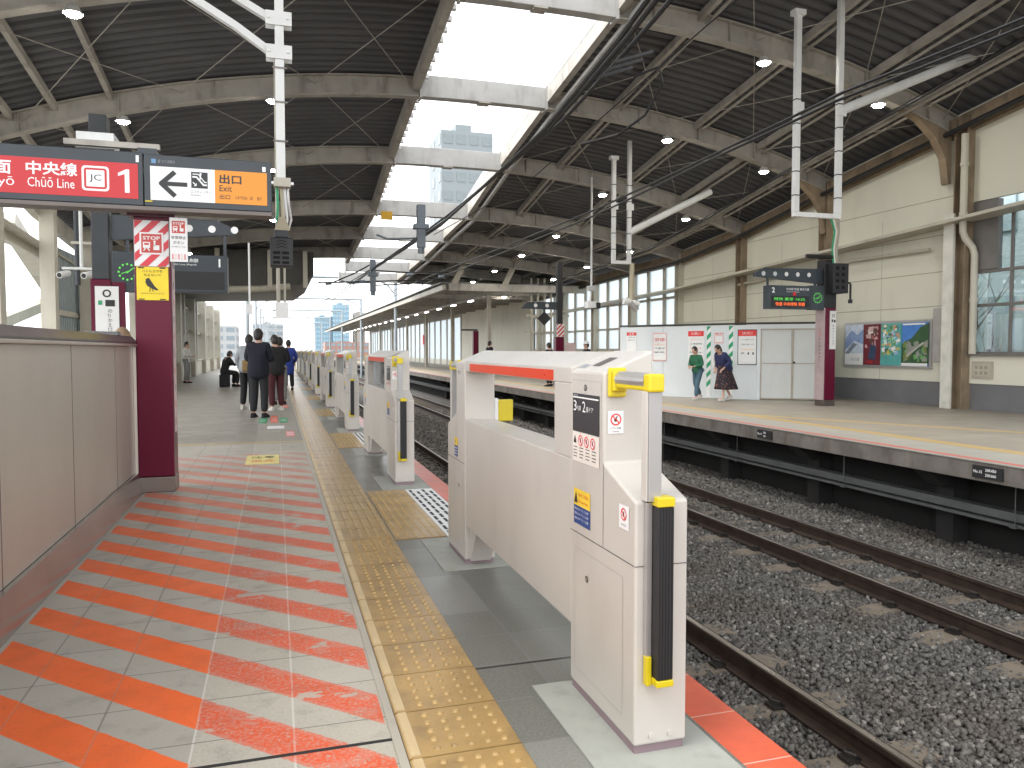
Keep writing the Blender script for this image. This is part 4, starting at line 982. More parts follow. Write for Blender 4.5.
# posters
t = thing('poster_board', 'framed board of four travel posters on the cream wall', 'poster board', (14.86, 16, .9))
fr = face_left(14.84, 17.45, .88)
b = MB(); b.box(14.845, 14.898, 14.52, 17.45, .88, 2.06, alu); b.build('frame', t)
W = 2.93; 
def blobs(b, x0, x1, y0, y1, cols, n, smin, smax, seed):
    r_ = random.Random(seed)
    for k in range(n):
        w, h = r_.uniform(smin, smax), r_.uniform(smin, smax); x = r_.uniform(x0, x1 - w); y = r_.uniform(y0, y1 - h); m = r_.choice(cols)
        b.poly(fr, [(x + w * r_.uniform(0, .4), y), (x + w, y + h * r_.uniform(0, .4)), (x + w * r_.uniform(.6, 1), y + h), (x, y + h * r_.uniform(.5, 1))], m, .006 + k * .0001)
pc = lambda n, c: mat('poster_' + n, c, .35, 0, .15, 6)
b = MB(); b.rect(fr, .05, .72, .06, 1.12, pc('pale', (.55, .62, .72)), .005)
b.poly(fr, [(.05, .75), (.3, .98), (.5, .85), (.72, 1.0), (.72, .6), (.4, .7), (.05, .45)], pc('snow', (.25, .34, .55)), .0055); b.poly(fr, [(.05, .35), (.35, .65), (.5, .6), (.2, .35)], pc('grey', (.22, .25, .30)), .006); b.rect(fr, .05, .72, .06, .36, paper, .0058); b.text(fr, '冬の旅', .28, .15, .10, MATS['label_grey'], .0065)
b.build('poster', t)
b = MB(); b.rect(fr, .73, 1.33, .06, 1.12, pc('wine', (.16, .02, .03)), .005); blobs(b, .76, 1.3, .5, 1.08, [pc('blush', (.6, .4, .38)), paper, pc('brown', (.12, .06, .05)), pc('rose', (.45, .15, .15))], 26, .07, .2, 3); b.poly(fr, [(.9, .22), (1.15, .2), (1.2, .55), (.98, .6)], pc('navy', (.04, .06, .12)), .010); b.text(fr, '特別展', .85, .10, .07, red_ink, .0095); b.build('poster', t)
b = MB(); b.rect(fr, 1.34, 2.02, .06, 1.12, pc('teal', (.10, .38, .36)), .005); blobs(b, 1.36, 2.0, .3, 1.1, [pc('sky', (.35, .5, .7)), pc('leaf', (.15, .35, .12)), paper, pc('coral', (.6, .3, .18)), pc('gold', (.6, .5, .12)), pc('shade', (.08, .16, .10))], 60, .05, .16, 5); b.text(fr, 'まつり', 1.45, .62, .16, pc('mint', (.4, .75, .6)), .0135, bold=True, width=.36); b.rect(fr, 1.34, 2.02, .06, .28, MATS['poster_teal'], .0125); b.build('poster', t)
b = MB(); b.rect(fr, 2.03, 2.86, .06, 1.12, pc('blue', (.07, .22, .60)), .005); b.poly(fr, [(2.03, .6), (2.35, .75), (2.6, 1.0), (2.86, 1.1), (2.86, .1), (2.03, .1)], pc('forest', (.04, .10, .04)), .0055); blobs(b, 2.05, 2.84, .12, .72, [pc('leaf', (.15, .35, .12)), pc('olive', (.16, .20, .05)), pc('rock', (.28, .28, .25)), pc('shade', (.08, .16, .10))], 45, .06, .2, 9); b.line(fr, [(2.2, .3), (2.5, .5), (2.7, .62)], .05, pc('path', (.45, .45, .42)), .012); b.rect(fr, 2.03, 2.83, .06, .13, paper, .0125); b.rect(fr, 2.06, 2.75, 1.06, 1.10, paper, .0125); b.build('poster', t)
b = MB(); b.box(14.66, 14.80, 14.06, 14.32, 1.05, 2.3, mat('cabinet_grey', (.40, .38, .36), .45, .3)); tag(b.build('wall_cabinet', origin=(14.75, 14.2, 1.05), bevel=.01), 'tall narrow grey metal box beside the poster board', 'metal box')
b = MB(); b.box(14.86, 14.897, 12.9, 13.42, .70, 1.08, M_winf); fr_ = face_left(14.86, 13.42, .7); b.rect(fr_, .05, .47, .05, .33, mat('notice_faded', (.45, .42, .34), .6), .003)
for k in range(3):
    for j in range(2): b.rect(fr_, .09 + .12 * k, .16 + .12 * k, .09 + .12 * j, .16 + .12 * j, MATS['wall_joint'], .005)
tag(b.build('wall_vent', origin=(14.88, 13, .7)), 'small beige framed hatch low on the wall under the window', 'hatch')

# ------------------------------------------------------------------ hoarding
def seg_frame(A, B):
    A = Vector((A[0], A[1], 0)); B = Vector((B[0], B[1], 0)); u = (B - A).normalized(); n = u.cross(Vector((0, 0, 1))); return (A, u, Vector((0, 0, 1)), n), (B - A).length
HP = [(9.85, 21.09), (10.67, 19.94), (11.46, 18.82), (12.25, 17.70)]
t = thing('construction_hoarding', 'white temporary hoarding panels with notices on the opposite platform', 'hoarding', (12.25, 17.7, 0))
for A, B in zip(HP, HP[1:]):
    f, L = seg_frame(A, B); b = MB(); o_, u, v, n = f
    b.prism([o_ + u * .005, o_ + u * (L - .005), o_ + u * (L - .005) + v * 2.0, o_ + u * .005 + v * 2.0], [p - n * .05 for p in (o_ + u * .005, o_ + u * (L - .005), o_ + u * (L - .005) + v * 2.0, o_ + u * .005 + v * 2.0)], M_hoard); b.build('hoarding_panel', t)
A, B = HP[-1], (13.75, 16.70); f, L = seg_frame(A, B); o_, u, v, n = f
b = MB()
def slab(b, f, a0, a1, c0, c1, m, d0, d1): b.prism([f[0] + f[1] * a + f[2] * c + f[3] * d1 for a, c in ((a0, c0), (a1, c0), (a1, c1), (a0, c1))], [f[0] + f[1] * a + f[2] * c + f[3] * d0 for a, c in ((a0, c0), (a1, c0), (a1, c1), (a0, c1))], m)
slab(b, f, 0, .09, 0, 2.0, M_hoard, -.05, .01); slab(b, f, L - .09, L, 0, 2.0, M_hoard, -.05, .01); slab(b, f, .09, L - .09, 1.9, 2.0, M_hoard, -.05, .01); b.build('door_frame', t)
for a0, a1 in ((.1, L / 2 - .004), (L / 2 + .004, L - .1)):
    b = MB(); slab(b, f, a0, a1, .03, 1.89, M_doorp, -.04, -.01); 
    for z in (.96,): slab(b, f, a0, a1, z, z + .03, M_winf, -.01, .0)
    for z0, z1, q0, q1 in ((.03, 1.89, a0, a0 + .03), (.03, 1.89, a1 - .03, a1), (.03, .06, a0, a1), (1.86, 1.89, a0, a1)): slab(b, f, q0, q1, z0, z1, M_winf, -.01, .002)
    dd = b.build('door', t)
    if a0 > .5: b = MB(); b.tube([f[0] + u * (a0 + .03) + v * 1.0 + n * .0, f[0] + u * (a0 + .03) + v * 1.0 + n * .06], .03, black_metal, 10); b.build('handle', dd)
f2_, L2 = seg_frame((13.75, 16.70), (14.85, 18.1)); b = MB(); slab(b, f2_, 0.02, L2, 0, 2.0, M_hoard, -.06, -.01); b.build('hoarding_panel', t)
b = MB(); b.tube([(x, y, 2.04) for x, y in HP] + [(13.75, 16.7, 2.04)], .03, dark_steel, 6); b.build('top_rail', t)
def on(px):   # distance along the hoarding line from its far end, for the panels
    return px
fh, LH = seg_frame(HP[0], HP[-1])
def dist(x, y): return math.hypot(x - HP[0][0], y - HP[0][1])
def notice(name, x0, x1, z0, z1, head, cat_label, texts, frame=fh, border=False, redframe=False):
    b = MB(); slab(b, frame, x0, x1, z0, z1, paper, .002, .012); fr2 = (frame[0] + frame[3] * .012, frame[1], frame[2], frame[3])
    h = (z1 - z0)
    if redframe:
        for q in ((x0, x1, z0, z0 + .02), (x0, x1, z1 - .02, z1), (x0, x0 + .015, z0, z1), (x1 - .015, x1, z0, z1)): b.rect(fr2, *q, pink_ink, .003)
    if head: b.rect(fr2, x0, x1, z1 - h * .17, z1, red_ink, .003); b.text(fr2, head, (x0 + x1) / 2, z1 - h * .13, h * .09, paper, .005, align='C', width=(x1 - x0) * .6)
    for k, (tx, m_, hh) in enumerate(texts): b.text(fr2, tx, (x0 + x1) / 2, z1 - h * (.30 + .14 * k), h * hh, m_, .004, align='C', width=(x1 - x0) * .75)
    if border:
        for q in ((x0 - .02, x1 + .02, z0 - .02, z0), (x0 - .02, x1 + .02, z1, z1 + .02), (x0 - .02, x0, z0, z1), (x1, x1 + .02, z0, z1)): b.rect(fr2, *q, dark_steel, -.002)
    o = b.build(name, None, origin=tuple(frame[0] + frame[1] * x0 + frame[2] * z0)); tag(o, cat_label, 'notice'); return o
D = lambda pt: dist(*pt)
notice('wall_notice', D((10.49, 20.2)), D((10.67, 19.94)) + .12, 1.02, 1.82, None, 'tall narrow notice with pale red border on the hoarding', [('禁煙', red_ink, .12), ('お知らせ', orange_ink, .06), ('工事中', ink, .06), ('駅長', ink, .05)], redframe=True)
notice('wall_notice', D((9.98, 20.9)), D((10.1, 20.74)) + .12, 1.3, 1.85, '注意', 'small red headed notice at the far end of the hoarding', [('工事のため', ink, .06), ('通行止', ink, .06)])
notice('wall_notice', D((11.12, 19.3)), D((11.36, 18.96)) + .05, 1.0, 1.86, 'お願い', 'red headed notice left of the green and white striped door', [('ご迷惑をおかけします', pink_ink, .05), ('工事期間', ink, .05), ('令和六年', pink_ink, .05), ('Notice', ink, .06)])
notice('wall_notice', D((11.96, 18.11)), D((12.25, 17.69)) - .02, .95, 1.86, '工事のお知らせ', 'large framed notice with red heading beside the hoarding double doors', [('ホーム工事を行います', ink, .045), ('ご理解をお願いします', ink, .045), ('Construction', orange_ink, .045), ('JR ▮▮', ink, .07)], border=True)
notice('wall_notice', D((11.57, 18.67)), D((11.72, 18.46)), 1.52, 1.80, None, 'small pale notice between two green and white stripes', [('禁止', red_ink, .3)], redframe=True)
b = MB(); fr2 = (fh[0] + fh[3] * .003, fh[1], fh[2], fh[3])
for x0 in (D((11.44, 18.85)), D((11.80, 18.33))): b.rect(fr2, x0, x0 + .12, .02 + (0 if x0 > 3 else 0), 1.98, paper, .001); striped(b, fr2, x0, x0 + .12, .3, 1.98, .13, green_ink, .004)
b.build('striped_tape', t)

# ------------------------------------------------------------------ left wall, columns and structures
t = thing('left_ledge_beam', 'pale sloping steel ledge along the left column row', 'steel beam', (-5.4, 18, 4))
b = MB(); pts = [(-5.9, 10, 4.60), (-5.9, 18.4, 4.30), (-5.9, 25.7, 3.92), (-5.9, 34, 3.5)]
for a, c in zip(pts, pts[1:]): b.bar(a, c, .34, .05, beige_steel); b.bar(Vector(a) + Vector((-.15, 0, -.12)), Vector(c) + Vector((-.15, 0, -.12)), .05, .22, beige_steel)
b.build('ledge', t)
b = MB()
for y in (19.6, 24.6): b.prism([(-6.1, y, 4.1), (-5.75, y, 4.12), (-5.8, y, 3.95), (-6.1, y, 3.7)], [(-6.1, y + .03, 4.1), (-5.75, y + .03, 4.12), (-5.8, y + .03, 3.95), (-6.1, y + .03, 3.7)], beige_steel)
b.build('gusset', t)
b = MB(); b.bar((-7.5, 26, 5.2), (-7.5, 33, 2.6), .35, .5, beige_steel, up=(1, 0, 0)); b.bar((-7.3, 24.5, 2.1), (-7.3, 31, 3.2), .3, .4, beige_steel, up=(1, 0, 0)); b.bar((-8, 20, 4.9), (-8, 36, 4.9), .3, .4, beige_steel)
for y in (22, 34): b.box(-7.9, -7.5, y, y + .35, -7, 4.8, beige_steel)
tag(b.build('stair_truss', origin=(-7.5, 28, 0)), 'pale diagonal beams of an outside staircase beyond the left columns', 'truss')
b = MB(); b.box(-5.9, -5.82, 23.6, 29.4, 1.1, 4.2, mat('ribbed_translucent', (.35, .40, .42), .5)); 
for k in range(28): b.box(-5.82, -5.79, 23.7 + .2 * k, 23.78 + .2 * k, 1.1, 4.2, MATS['ribbed_translucent'])
b.box(-5.92, -5.75, 23.6, 29.4, 0, 1.1, M_wall); b.box(-5.92, -5.74, 23.6, 29.4, 2.3, 2.45, beige_steel)
tag(b.build('ribbed_screen', origin=(-5.85, 26, 0)), 'grey ribbed screen wall to the right of the big left column', 'screen')
t = thing('left_window_wall', 'tall far left window wall with beige frames above a low ledge', 'window wall', (-4.1, 30, 0))
b = MB(); b.box(-4.35, -4.05, 29.5, 62, 0, .75, M_wall); b.box(-4.4, -3.98, 29.5, 62, .75, .8, M_winf); b.build('ledge', t)
b = MB()
for k, y in enumerate(lin(29.5, 62, 11)): b.box(-4.4, -4.0 if k % 2 else -3.85, y, y + (.3 if k % 2 else .55), .8 if k % 2 else 0, 4.2, M_winf)
for z in (2.2, 3.3): b.box(-4.28, -4.12, 29.5, 62, z, z + .12, M_winf)
b.build('window_frame', t); b = MB(); b.box(-4.2, -4.19, 29.5, 62, .8, 4.2, G_clear); b.build('pane', t)
b = MB()
for k in range(4): b.box(-4.0, -3.92, 28.6 + k * .22, 28.68 + k * .22, 0, 4.4, beige_steel)
tag(b.build('pipe_cluster', origin=(-4, 28.6, 0)), 'cluster of beige vertical pipes at the start of the far left windows', 'pipes')
b = MB(); b.tube([(-3.7, 17, 4.6), (-3.7, 17, 2.6)], .05, dark_steel, 8); b.tube([(-3.4, 17, 4.6), (-3.4, 17, 2.6)], .04, beige_steel, 8); b.tube([(-3.2, 17, 4.6), (-3.2, 17, 2.6)], .04, beige_steel, 8); b.box(-3.8, -3.1, 16.95, 17.05, 3.4, 3.45, beige_steel)
tag(b.build('conduit_rack', origin=(-3.5, 17, 2.6)), 'dark and beige conduits hanging left of the clock', 'conduits')
t = thing('security_camera', 'white double security camera hanging left of the direction board', 'camera', (-3.2, 15, 2.5))
b = MB(); b.tube([(-3.2, 15, 4.5), (-3.2, 15, 2.75)], .03, white_steel, 8); b.box(-3.5, -2.95, 14.97, 15.03, 2.72, 2.76, white_steel); b.build('mount', t)
for x in (-3.42, -3.05): b = MB(); b.tube([(x, 15.05, 2.66), (x - .08, 14.8, 2.60)], .055, paper, 12); b.tube([(x - .08, 14.8, 2.60), (x - .082, 14.795, 2.599)], .04, ink, 12); b.build('camera_body', t)
# low canopy at the far left
t = thing('far_canopy', 'dark lower canopy with pale rounded front edge beyond the near platform roof', 'canopy', (-1, 33.2, 3.8))
b = MB(); b.ext_y([(1.55, 5.4), (1.55, 4.45), (.95, 4.02), (-5.6, 3.85), (-5.6, 5.4)][::-1], 33.3, 44, mat('canopy_dark', (.06, .057, .05), .6, grime=.3)); b.build('canopy_body', t)
b = MB(); b.tube([(.6, 33.2, 3.95), (-.6, 33.2, 3.82), (-2, 33.2, 3.78), (-5, 33.2, 3.75)], .14, beige_steel, 12); b.build('front_edge', t)
for x in (-2.2, -.2, 1.2): b = MB(); b.box(x - .09, x + .09, 33.0, 33.18, 3.9, 5.4, beige_steel); b.build('post', t)
# low canopy at the far right
t = thing('opposite_canopy', 'pale edged lower canopy over the far half of the opposite platform', 'canopy', (8, 36, 4.2))
b = MB(); b.box(7.6, 7.75, 36, 128, 4.2, 4.42, beige_steel); b.box(7.5, 14.9, 36, 128, 4.50, 4.56, MATS['galvanised']); b.box(7.9, 14.9, 35.9, 36.1, 4.16, 4.5, grey_steel); b.build('fascia', t)
b = MB(); 
for k in range(30): b.box(7.76, 14.8, 37 + 3 * k, 37.12 + 3 * k, 4.28, 4.48, grey_steel)
b.build('rib', t)
b = MB(); b.box(9.5, 9.62, 36, 120, 3.85, 3.95, grey_steel)
for k in range(14): b.tube([(9.56, 40 + 5 * k, 3.95), (9.56, 40 + 5 * k, 4.3)], .03, grey_steel, 6)
b.build('lamp_duct', t)
b = MB()
for k in range(20): b.box(9.50, 9.62, 38 + 4 * k, 38.8 + 4 * k, 3.80, 3.84, emis('tube_lens', (1, .96, .9), 5))
b.build('tube_lamp', t)
for (x0, x1) in ((8.0, 8.9), (10.5, 11.4)):
    b = MB(); b.prism([(x0, 35.85, 4.5), (x0 + .3, 35.85, 4.5), (x0 + .75, 35.85, 5.4), (x0 + .45, 35.85, 5.4)], [(x0, 36.0, 4.5), (x0 + .3, 36.0, 4.5), (x0 + .75, 36.0, 5.4), (x0 + .45, 36.0, 5.4)], beige_steel); b.build('knee_brace', t)
for k in range(9):
    b = MB(); b.box(10.9, 11.1, 40 + 9 * k, 40.2 + 9 * k, 0, 4.3, M_winf); b.build('canopy_post', t)
# tall pipes near the frosted windows
b = MB()
for k in range(4): b.tube([(12.2 + .35 * k, 36.5, 0), (12.2 + .35 * k, 36.5, 4.9)], .06, beige_steel, 8)
b.box(11.9, 14.2, 36.4, 36.6, 3.0, 3.08, beige_steel); b.box(11.9, 14.2, 36.4, 36.6, 2.2, 2.26, beige_steel)
tag(b.build('pipe_cluster', origin=(12.5, 36.5, 0)), 'tall beige pipes in front of the frosted windows of the opposite platform', 'pipes')

# ------------------------------------------------------------------ hanging white posts and frames
t = thing('hanging_post', 'white hanging steel post with two bent arms above the exit sign', 'hanging post', (.08, 8.5, 3.1))
b = MB(); b.box(.03, .12, 8.45, 8.55, 3.12, 6.6, white_steel); b.build('post', t, bevel=.005)
for z0, xe, ze in ((4.42, -.73, 4.86), (4.76, -.45, 5.06)):
    b = MB(); pts = [(-.02, 8.5, z0), (-.35, 8.5, z0 + .22 if z0 < 4.6 else z0 + .17), (-1.6, 8.5, z0 + .92)]
    for a, c in zip(pts, pts[1:]): b.bar(a, c, .07, .08, white_steel, up=(0, 1, 0))
    for xx in (-.12, -.42, -.6): pass
    a_ = b.build('arm', t)
    b = MB(); b.box(-.06, .20, 8.435, 8.448, z0 - .08, z0 + .06, white_steel); b.box(-.06, .20, 8.552, 8.565, z0 - .08, z0 + .06, white_steel)
    for bx in (-.03, .16): b.tube([(bx, 8.42, z0 - .01), (bx, 8.435, z0 - .01)], .012, alu, 8)
    b.build('clamp_plate', a_)
b = MB(); b.box(.0, .17, 8.42, 8.58, 3.03, 3.12, beige_steel); b.box(-.03, .2, 8.46, 8.54, 3.06, 3.085, alu); b.build('bottom_bracket', t)
b = MB()
for dx, m_ in ((.03, green_ink), (.07, MATS['cable_cream']), (.11, paper), (.14, alu)): b.tube([(dx, 8.5, 3.04), (dx + .01, 8.5, 2.85), (dx - .01 + dx * .3, 8.5, 2.7), (dx, 8.5, 2.6)], .014, m_, 6)
b.prism([(.0, 8.46, 2.58), (.16, 8.46, 2.58), (.11, 8.46, 2.72), (.05, 8.46, 2.72)], [(.0, 8.54, 2.58), (.16, 8.54, 2.58), (.11, 8.54, 2.72), (.05, 8.54, 2.72)], MATS['cable_cream']); b.build('cable_bundle', t)
b = MB()
for z in (3.5, 3.9, 4.25): b.tube([(.0, 8.44, z), (.15, 8.44, z)], .008, alu, 6)
b.build('bolts', t)
t = thing('loudspeaker', 'black box loudspeaker hanging below the white post', 'loudspeaker', (.07, 8.5, 2.2))
b = MB(); b.box(-.045, .185, 8.40, 8.60, 2.20, 2.50, black_metal); b.box(.0, .14, 8.42, 8.58, 2.50, 2.58, dark_steel); b.build('cabinet', t, bevel=.012)
b = MB(); f9 = face_cam(0, 8.40, 0)
for k in range(3):
    for j in range(2): b.rect(f9, -.015 + .09 * j, .055 + .09 * j, 2.225 + .05 * k, 2.255 + .05 * k, MATS['speaker_recess'], .002)
for j in range(3): b.line(f9, [(.02, 2.39 + .03 * j), (.07, 2.41 + .03 * j), (.12, 2.39 + .03 * j)], .008, MATS['speaker_recess'], .002)
b.build('grille', t)

def uframe(x0, x1, y, zbot, ztop, label, tube_to):
    t = thing('cable_hanger', label, 'cable hanger', ((x0 + x1) / 2, y, zbot), 'white hanging cable frames')
    for x in (x0, x1): b = MB(); b.box(x - .055, x + .055, y - .05, y + .05, zbot, ztop if x == x0 else ztop + .5, white_steel); b.build('leg', t, bevel=.006)
    b = MB(); b.box(x0 - .05, x1 + .05, y - .045, y + .045, zbot - .09, zbot - .002, white_steel); b.build('bottom_bar', t)
    b = MB()
    for x in (x0, x1):
        for z in (zbot + (ztop - zbot) * .52,): b.box(x - .11, x + .11, y - .075, y - .052, z - .09, z + .09, white_steel)
    b.box(x0 - .12, x0 + .12, y - .08, y + .08, ztop - .1, ztop, white_steel); b.build('clamp_plate', t)
    b = MB(); b.tube([(x1, y, tube_to[0]), tube_to[1]], .095, white_steel, 10); b.build('brace_tube', t)
    for k in range(5):
        z = zbot + .3 + k * .45; b = MB(); b.box(x0 - .058, x0 + .058, y - .053, y + .053, z, z + .02, cable_black); b.build('strap', t); b = MB(); b.box(x1 - .058, x1 + .058, y - .053, y + .053, z, z + .02, cable_black); b.build('strap', t)
    return t
uframe(9.53, 10.50, 12.6, 3.97, 7.75, 'big white U shaped hanging frame above the opposite platform', (5.95, (14.2, 12.6, 7.55)))
uframe(9.12, 9.60, 20.0, 3.85, 6.75, 'smaller white U shaped hanging frame farther back, beside the thin pole', (4.65, (12.2, 20.0, 5.95)))
b = MB(); b.tube([(9.7, 20.0, 3.78), (9.68, 20.0, 2.75)], .07, MATS['cable_cream'], 8); b.tube([(9.45, 20, 2.72), (9.9, 20, 2.62)], .10, white_steel, 10); b.tube([(9.62, 19.95, 2.66), (9.82, 19.9, 2.45)], .08, alu, 10)
tag(b.build('cable_drop', origin=(9.6, 20, 2.6)), 'cream cable drop with a metal fitting under the smaller hanging frame', 'cable')
t = thing('pole_camera', 'small camera on a thin white pole left of the smaller hanging frame', 'camera', (9.3, 22, 2.8))
b = MB(); b.tube([(9.3, 22, 6.6), (9.3, 22, 3.1)], .035, white_steel, 8); b.build('pole', t); b = MB(); b.box(9.18, 9.42, 21.9, 22.1, 3.15, 3.3, alu); b.box(9.12, 9.42, 21.8, 22.1, 2.62, 2.82, paper); b.box(9.38, 9.5, 21.75, 22.05, 2.6, 2.78, ink); b.tube([(9.3, 22, 3.15), (9.26, 22, 2.8)], .03, alu, 6); b.build('camera_body', t)
b = MB(); b.tube([(-.36, 12, 2.9), (-.36, 12, 2.0)], .016, white_steel, 6); b.box(-.40, -.32, 11.95, 12.05, 1.86, 2.0, alu); tag(b.build('thin_rod', origin=(-.36, 12, 2)), 'thin white vertical rod hanging behind the exit sign end', 'rod')
b = MB(); b.tube([(.05, 13, 6), (.05, 13, 2.0)], .03, beige_steel, 8); b.tube([(.15, 13, 6), (.15, 13, 2.1)], .02, beige_steel, 6); b.box(.0, .2, 12.95, 13.05, 1.85, 2.1, alu); tag(b.build('hanging_conduit', origin=(.6, 13, 2)), 'beige hanging conduit pair below the black loudspeaker', 'conduit')

# ------------------------------------------------------------------ catenary
def wire(pts, r, label, n=6):
    b = MB(); out = []
    for a, c in zip(pts, pts[1:]):
        a, c = Vector(a), Vector(c)
        for k in range(6): q = k / 6; p = a.lerp(c, q); p.z -= .25 * q * (1 - q) * (c - a).length * .02; out.append(p)
    out.append(Vector(pts[-1])); b.tube(out, r, cable_black, n); return tag(b.build('overhead_wire', origin=tuple(pts[0])), label, 'wire', 'overhead wires')
wire([(2.72, 1.0, 4.9), (3.30, 7.1, 4.42), (3.64, 10.3, 4.42), (4.05, 19.4, 4.5), (3.6, 29.9, 4.42), (3.4, 60, 4.6)], .027, 'lowest black overhead wire above the near track')
wire([(2.95, 1.0, 5.0), (3.50, 7.3, 4.55), (3.80, 10.5, 4.52), (4.15, 19.4, 4.62), (3.68, 30, 4.5), (3.5, 60, 5.0)], .028, 'middle black overhead wire above the near track')
wire([(3.30, 1.0, 5.1), (3.75, 7.5, 4.68), (3.98, 10.5, 4.62), (4.22, 19.4, 4.75), (3.78, 30, 4.6), (3.6, 60, 5.4)], .026, 'topmost black overhead wire above the near track')
wire([(6.9, 1, 4.3), (6.75, 5.67, 4.36), (6.65, 8.0, 4.4), (6.80, 11.4, 4.42), (7.0, 16.3, 4.4), (6.6, 30, 4.35), (6.5, 60, 4.6)], .020, 'lower black overhead wire above the opposite track')
wire([(6.9, 1, 4.45), (6.8, 5.67, 4.46), (6.72, 8.0, 4.5), (6.88, 11.4, 4.52), (7.05, 16.3, 4.55), (6.7, 30, 4.6), (6.6, 60, 5.1)], .020, 'upper black overhead wire above the opposite track')
b = MB(); b.tube([(4.08, 8.4, 4.55), (4.3, 8.2, 4.62), (4.36, 8.2, 4.45), (4.28, 8.5, 4.15), (4.1, 8.9, 4.0), (3.9, 9.6, 4.05)], .016, cable_black, 6)
for k in range(3): b.bar((3.62, 7.9 + k * .25, 4.5), (4.02, 7.8 + k * .25, 4.62), .03, .03, cable_black)
tag(b.build('wire_loop', origin=(4.1, 8.3, 4.4)), 'looped black jumper cable on the wire bundle', 'wire')
b = MB(); b.tube([(5.4, 8, 5.6), (4.9, 15, 4.7), (4.2, 21, 4.5)], .010, cable_black, 5); tag(b.build('span_wire', origin=(5, 12, 5)), 'thin slanting stay wire crossing the dark right roof', 'wire')
ins = mat('insulator_blue_grey', (.16, .19, .22), .4, .1)
for (x, y, zt_, zl, l) in ((3.8, 20.8, 4.85, 4.0, 'blue grey insulator arm hanging from the skylight beam, nearer one'), (3.65, 30.4, 4.45, 3.5, 'blue grey insulator bracket over the near track, farther one')):
    t = thing('catenary_bracket', l, 'bracket', (x, y, zl))
    b = MB(); b.box(x - .11, x + .11, y - .1, y + .1, zl + .1, zt_ + .4, ins); b.box(x - .2, x + .2, y - .14, y + .14, zt_ - .25, zt_ - .12, ins); b.build('hanger', t, bevel=.01)
    b = MB(); b.tube([(x, y, zl + .2), (x, y, zl - .05)], .09, ins, 10); b.tube([(x - .1, y, zt_ - .5), (x - .9, y, zt_ - .55), (x - 1.2, y, zt_ - .45)], .03, ins, 6); b.build('insulator', t)
b = MB(); b.box(3.15, 3.5, 24.0, 24.06, 5.35, 5.6, mat('tag_yellow', (.75, .42, .02), .5)); tag(b.build('beam_tag', origin=(3.3, 24, 5.4)), 'small orange yellow plate under the skylight beams', 'plate')
# portals and registration arms beyond the roof
pmat = mat('portal_steel', (.32, .36, .38), .5, .2)
p0 = None
for k in range(8):
    y = 52 + 22 * k
    if p0 is None:
        p0 = thing('catenary_portal', 'x', 'catenary portal', (4.8, y, -1.3))
        for x in (1.9 - 3.6, 7.75):
            b = MB(); b.tube([(x, y, -1.3), (x, y, 6.2)], .11, pmat, 8); b.build('mast', p0)
        b = MB(); b.tube([(-1.7, y, 6.1), (7.75, y, 6.1)], .09, pmat, 8); b.tube([(6.3, y, 6.1), (7.2, y, 5.7), (7.75, y, 5.0)], .06, pmat, 8); b.tube([(.2, y, 6.1), (-1.2, y, 5.6), (-1.7, y, 5)], .06, pmat, 8); b.build('crossbeam', p0)
        for x in (3.0, 6.5): b = MB(); b.tube([(x - .2, y, 6.1), (x - .2, y, 5.0), (x + .6, y, 4.6)], .035, pmat, 6); b.tube([(x - .2, y, 5.4), (x + .9, y, 5.3)], .03, pmat, 6); b.build('registration_arm', p0)
        o = p0
    else: o = copy_tree(p0, dy=22 * k)
    tag(o, 'thin grey steel catenary portal in the row spanning the tracks beyond the roof', 'catenary portal', 'catenary portals beyond the roof')
t = thing('registration_arms', 'dark catenary pipework spanning the tracks at the end of the roof', 'catenary arm', (4, 31, 4.5))
b = MB(); b.tube([(1.6, 31, 3.95), (2.4, 31, 3.98), (4.5, 31, 4.1), (6.6, 31, 4.2)], .03, cable_black, 6); b.tube([(2.0, 31, 3.9), (3.0, 31, 4.35), (3.6, 31, 4.7)], .03, cable_black, 6); b.tube([(3.8, 31, 3.9), (5.2, 31, 4.0), (6.9, 31, 4.35)], .03, cable_black, 6); b.tube([(3.7, 31, 4.5), (5.2, 31, 4.45), (6.8, 31, 4.5)], .025, cable_black, 6); b.build('pipework', t)
b = MB()
for x, z in ((2.0, 3.93), (3.3, 4.02), (5.2, 4.35), (6.5, 4.3)): b.tube([(x - .12, 31, z), (x + .12, 31, z + .02)], .07, ins, 8)
b.build('insulator', t)

# ------------------------------------------------------------------ world outside
def building(x0, x1, y0, y1, z0, z1, wm, label, floors, bays, name='building', win=None, face='-y'):
    t = thing(name, label, 'building', ((x0 + x1) / 2, (y0 + y1) / 2, z0)); b = MB(); b.box(x0, x1, y0, y1, z0, z1, wm); b.box(x0 + (x1 - x0) * .3, x0 + (x1 - x0) * .6, y0 + 1, y1 - 1, z1, z1 + (z1 - z0) * .03, wm); b.build('wall', t)
    wm2 = win or mat('far_window', (.20, .24, .27), .3); fh_ = (z1 - z0) / floors
    def wn(*a): w_ = MB(); w_.box(*a, wm2); w_.build('window', t)
    for k in range(floors):
        za, zc = z0 + fh_ * (k + .3), z0 + fh_ * (k + .8)
        if zc < -3 or (zc < 0 and y0 > 100): continue
        for j in range(bays):
            bw_ = (x1 - x0) / bays; wn(x0 + bw_ * (j + .15), x0 + bw_ * (j + .85), y0 - .08, y0, za, zc)
            by = (y1 - y0) / bays; xx = (x0 - .08, x0) if x0 > 0 else (x1, x1 + .08)
            if j % 2 == 0 or y0 < 100: wn(xx[0], xx[1], y0 + by * (j + .15), y0 + by * (j + .85), za, zc)
    return t
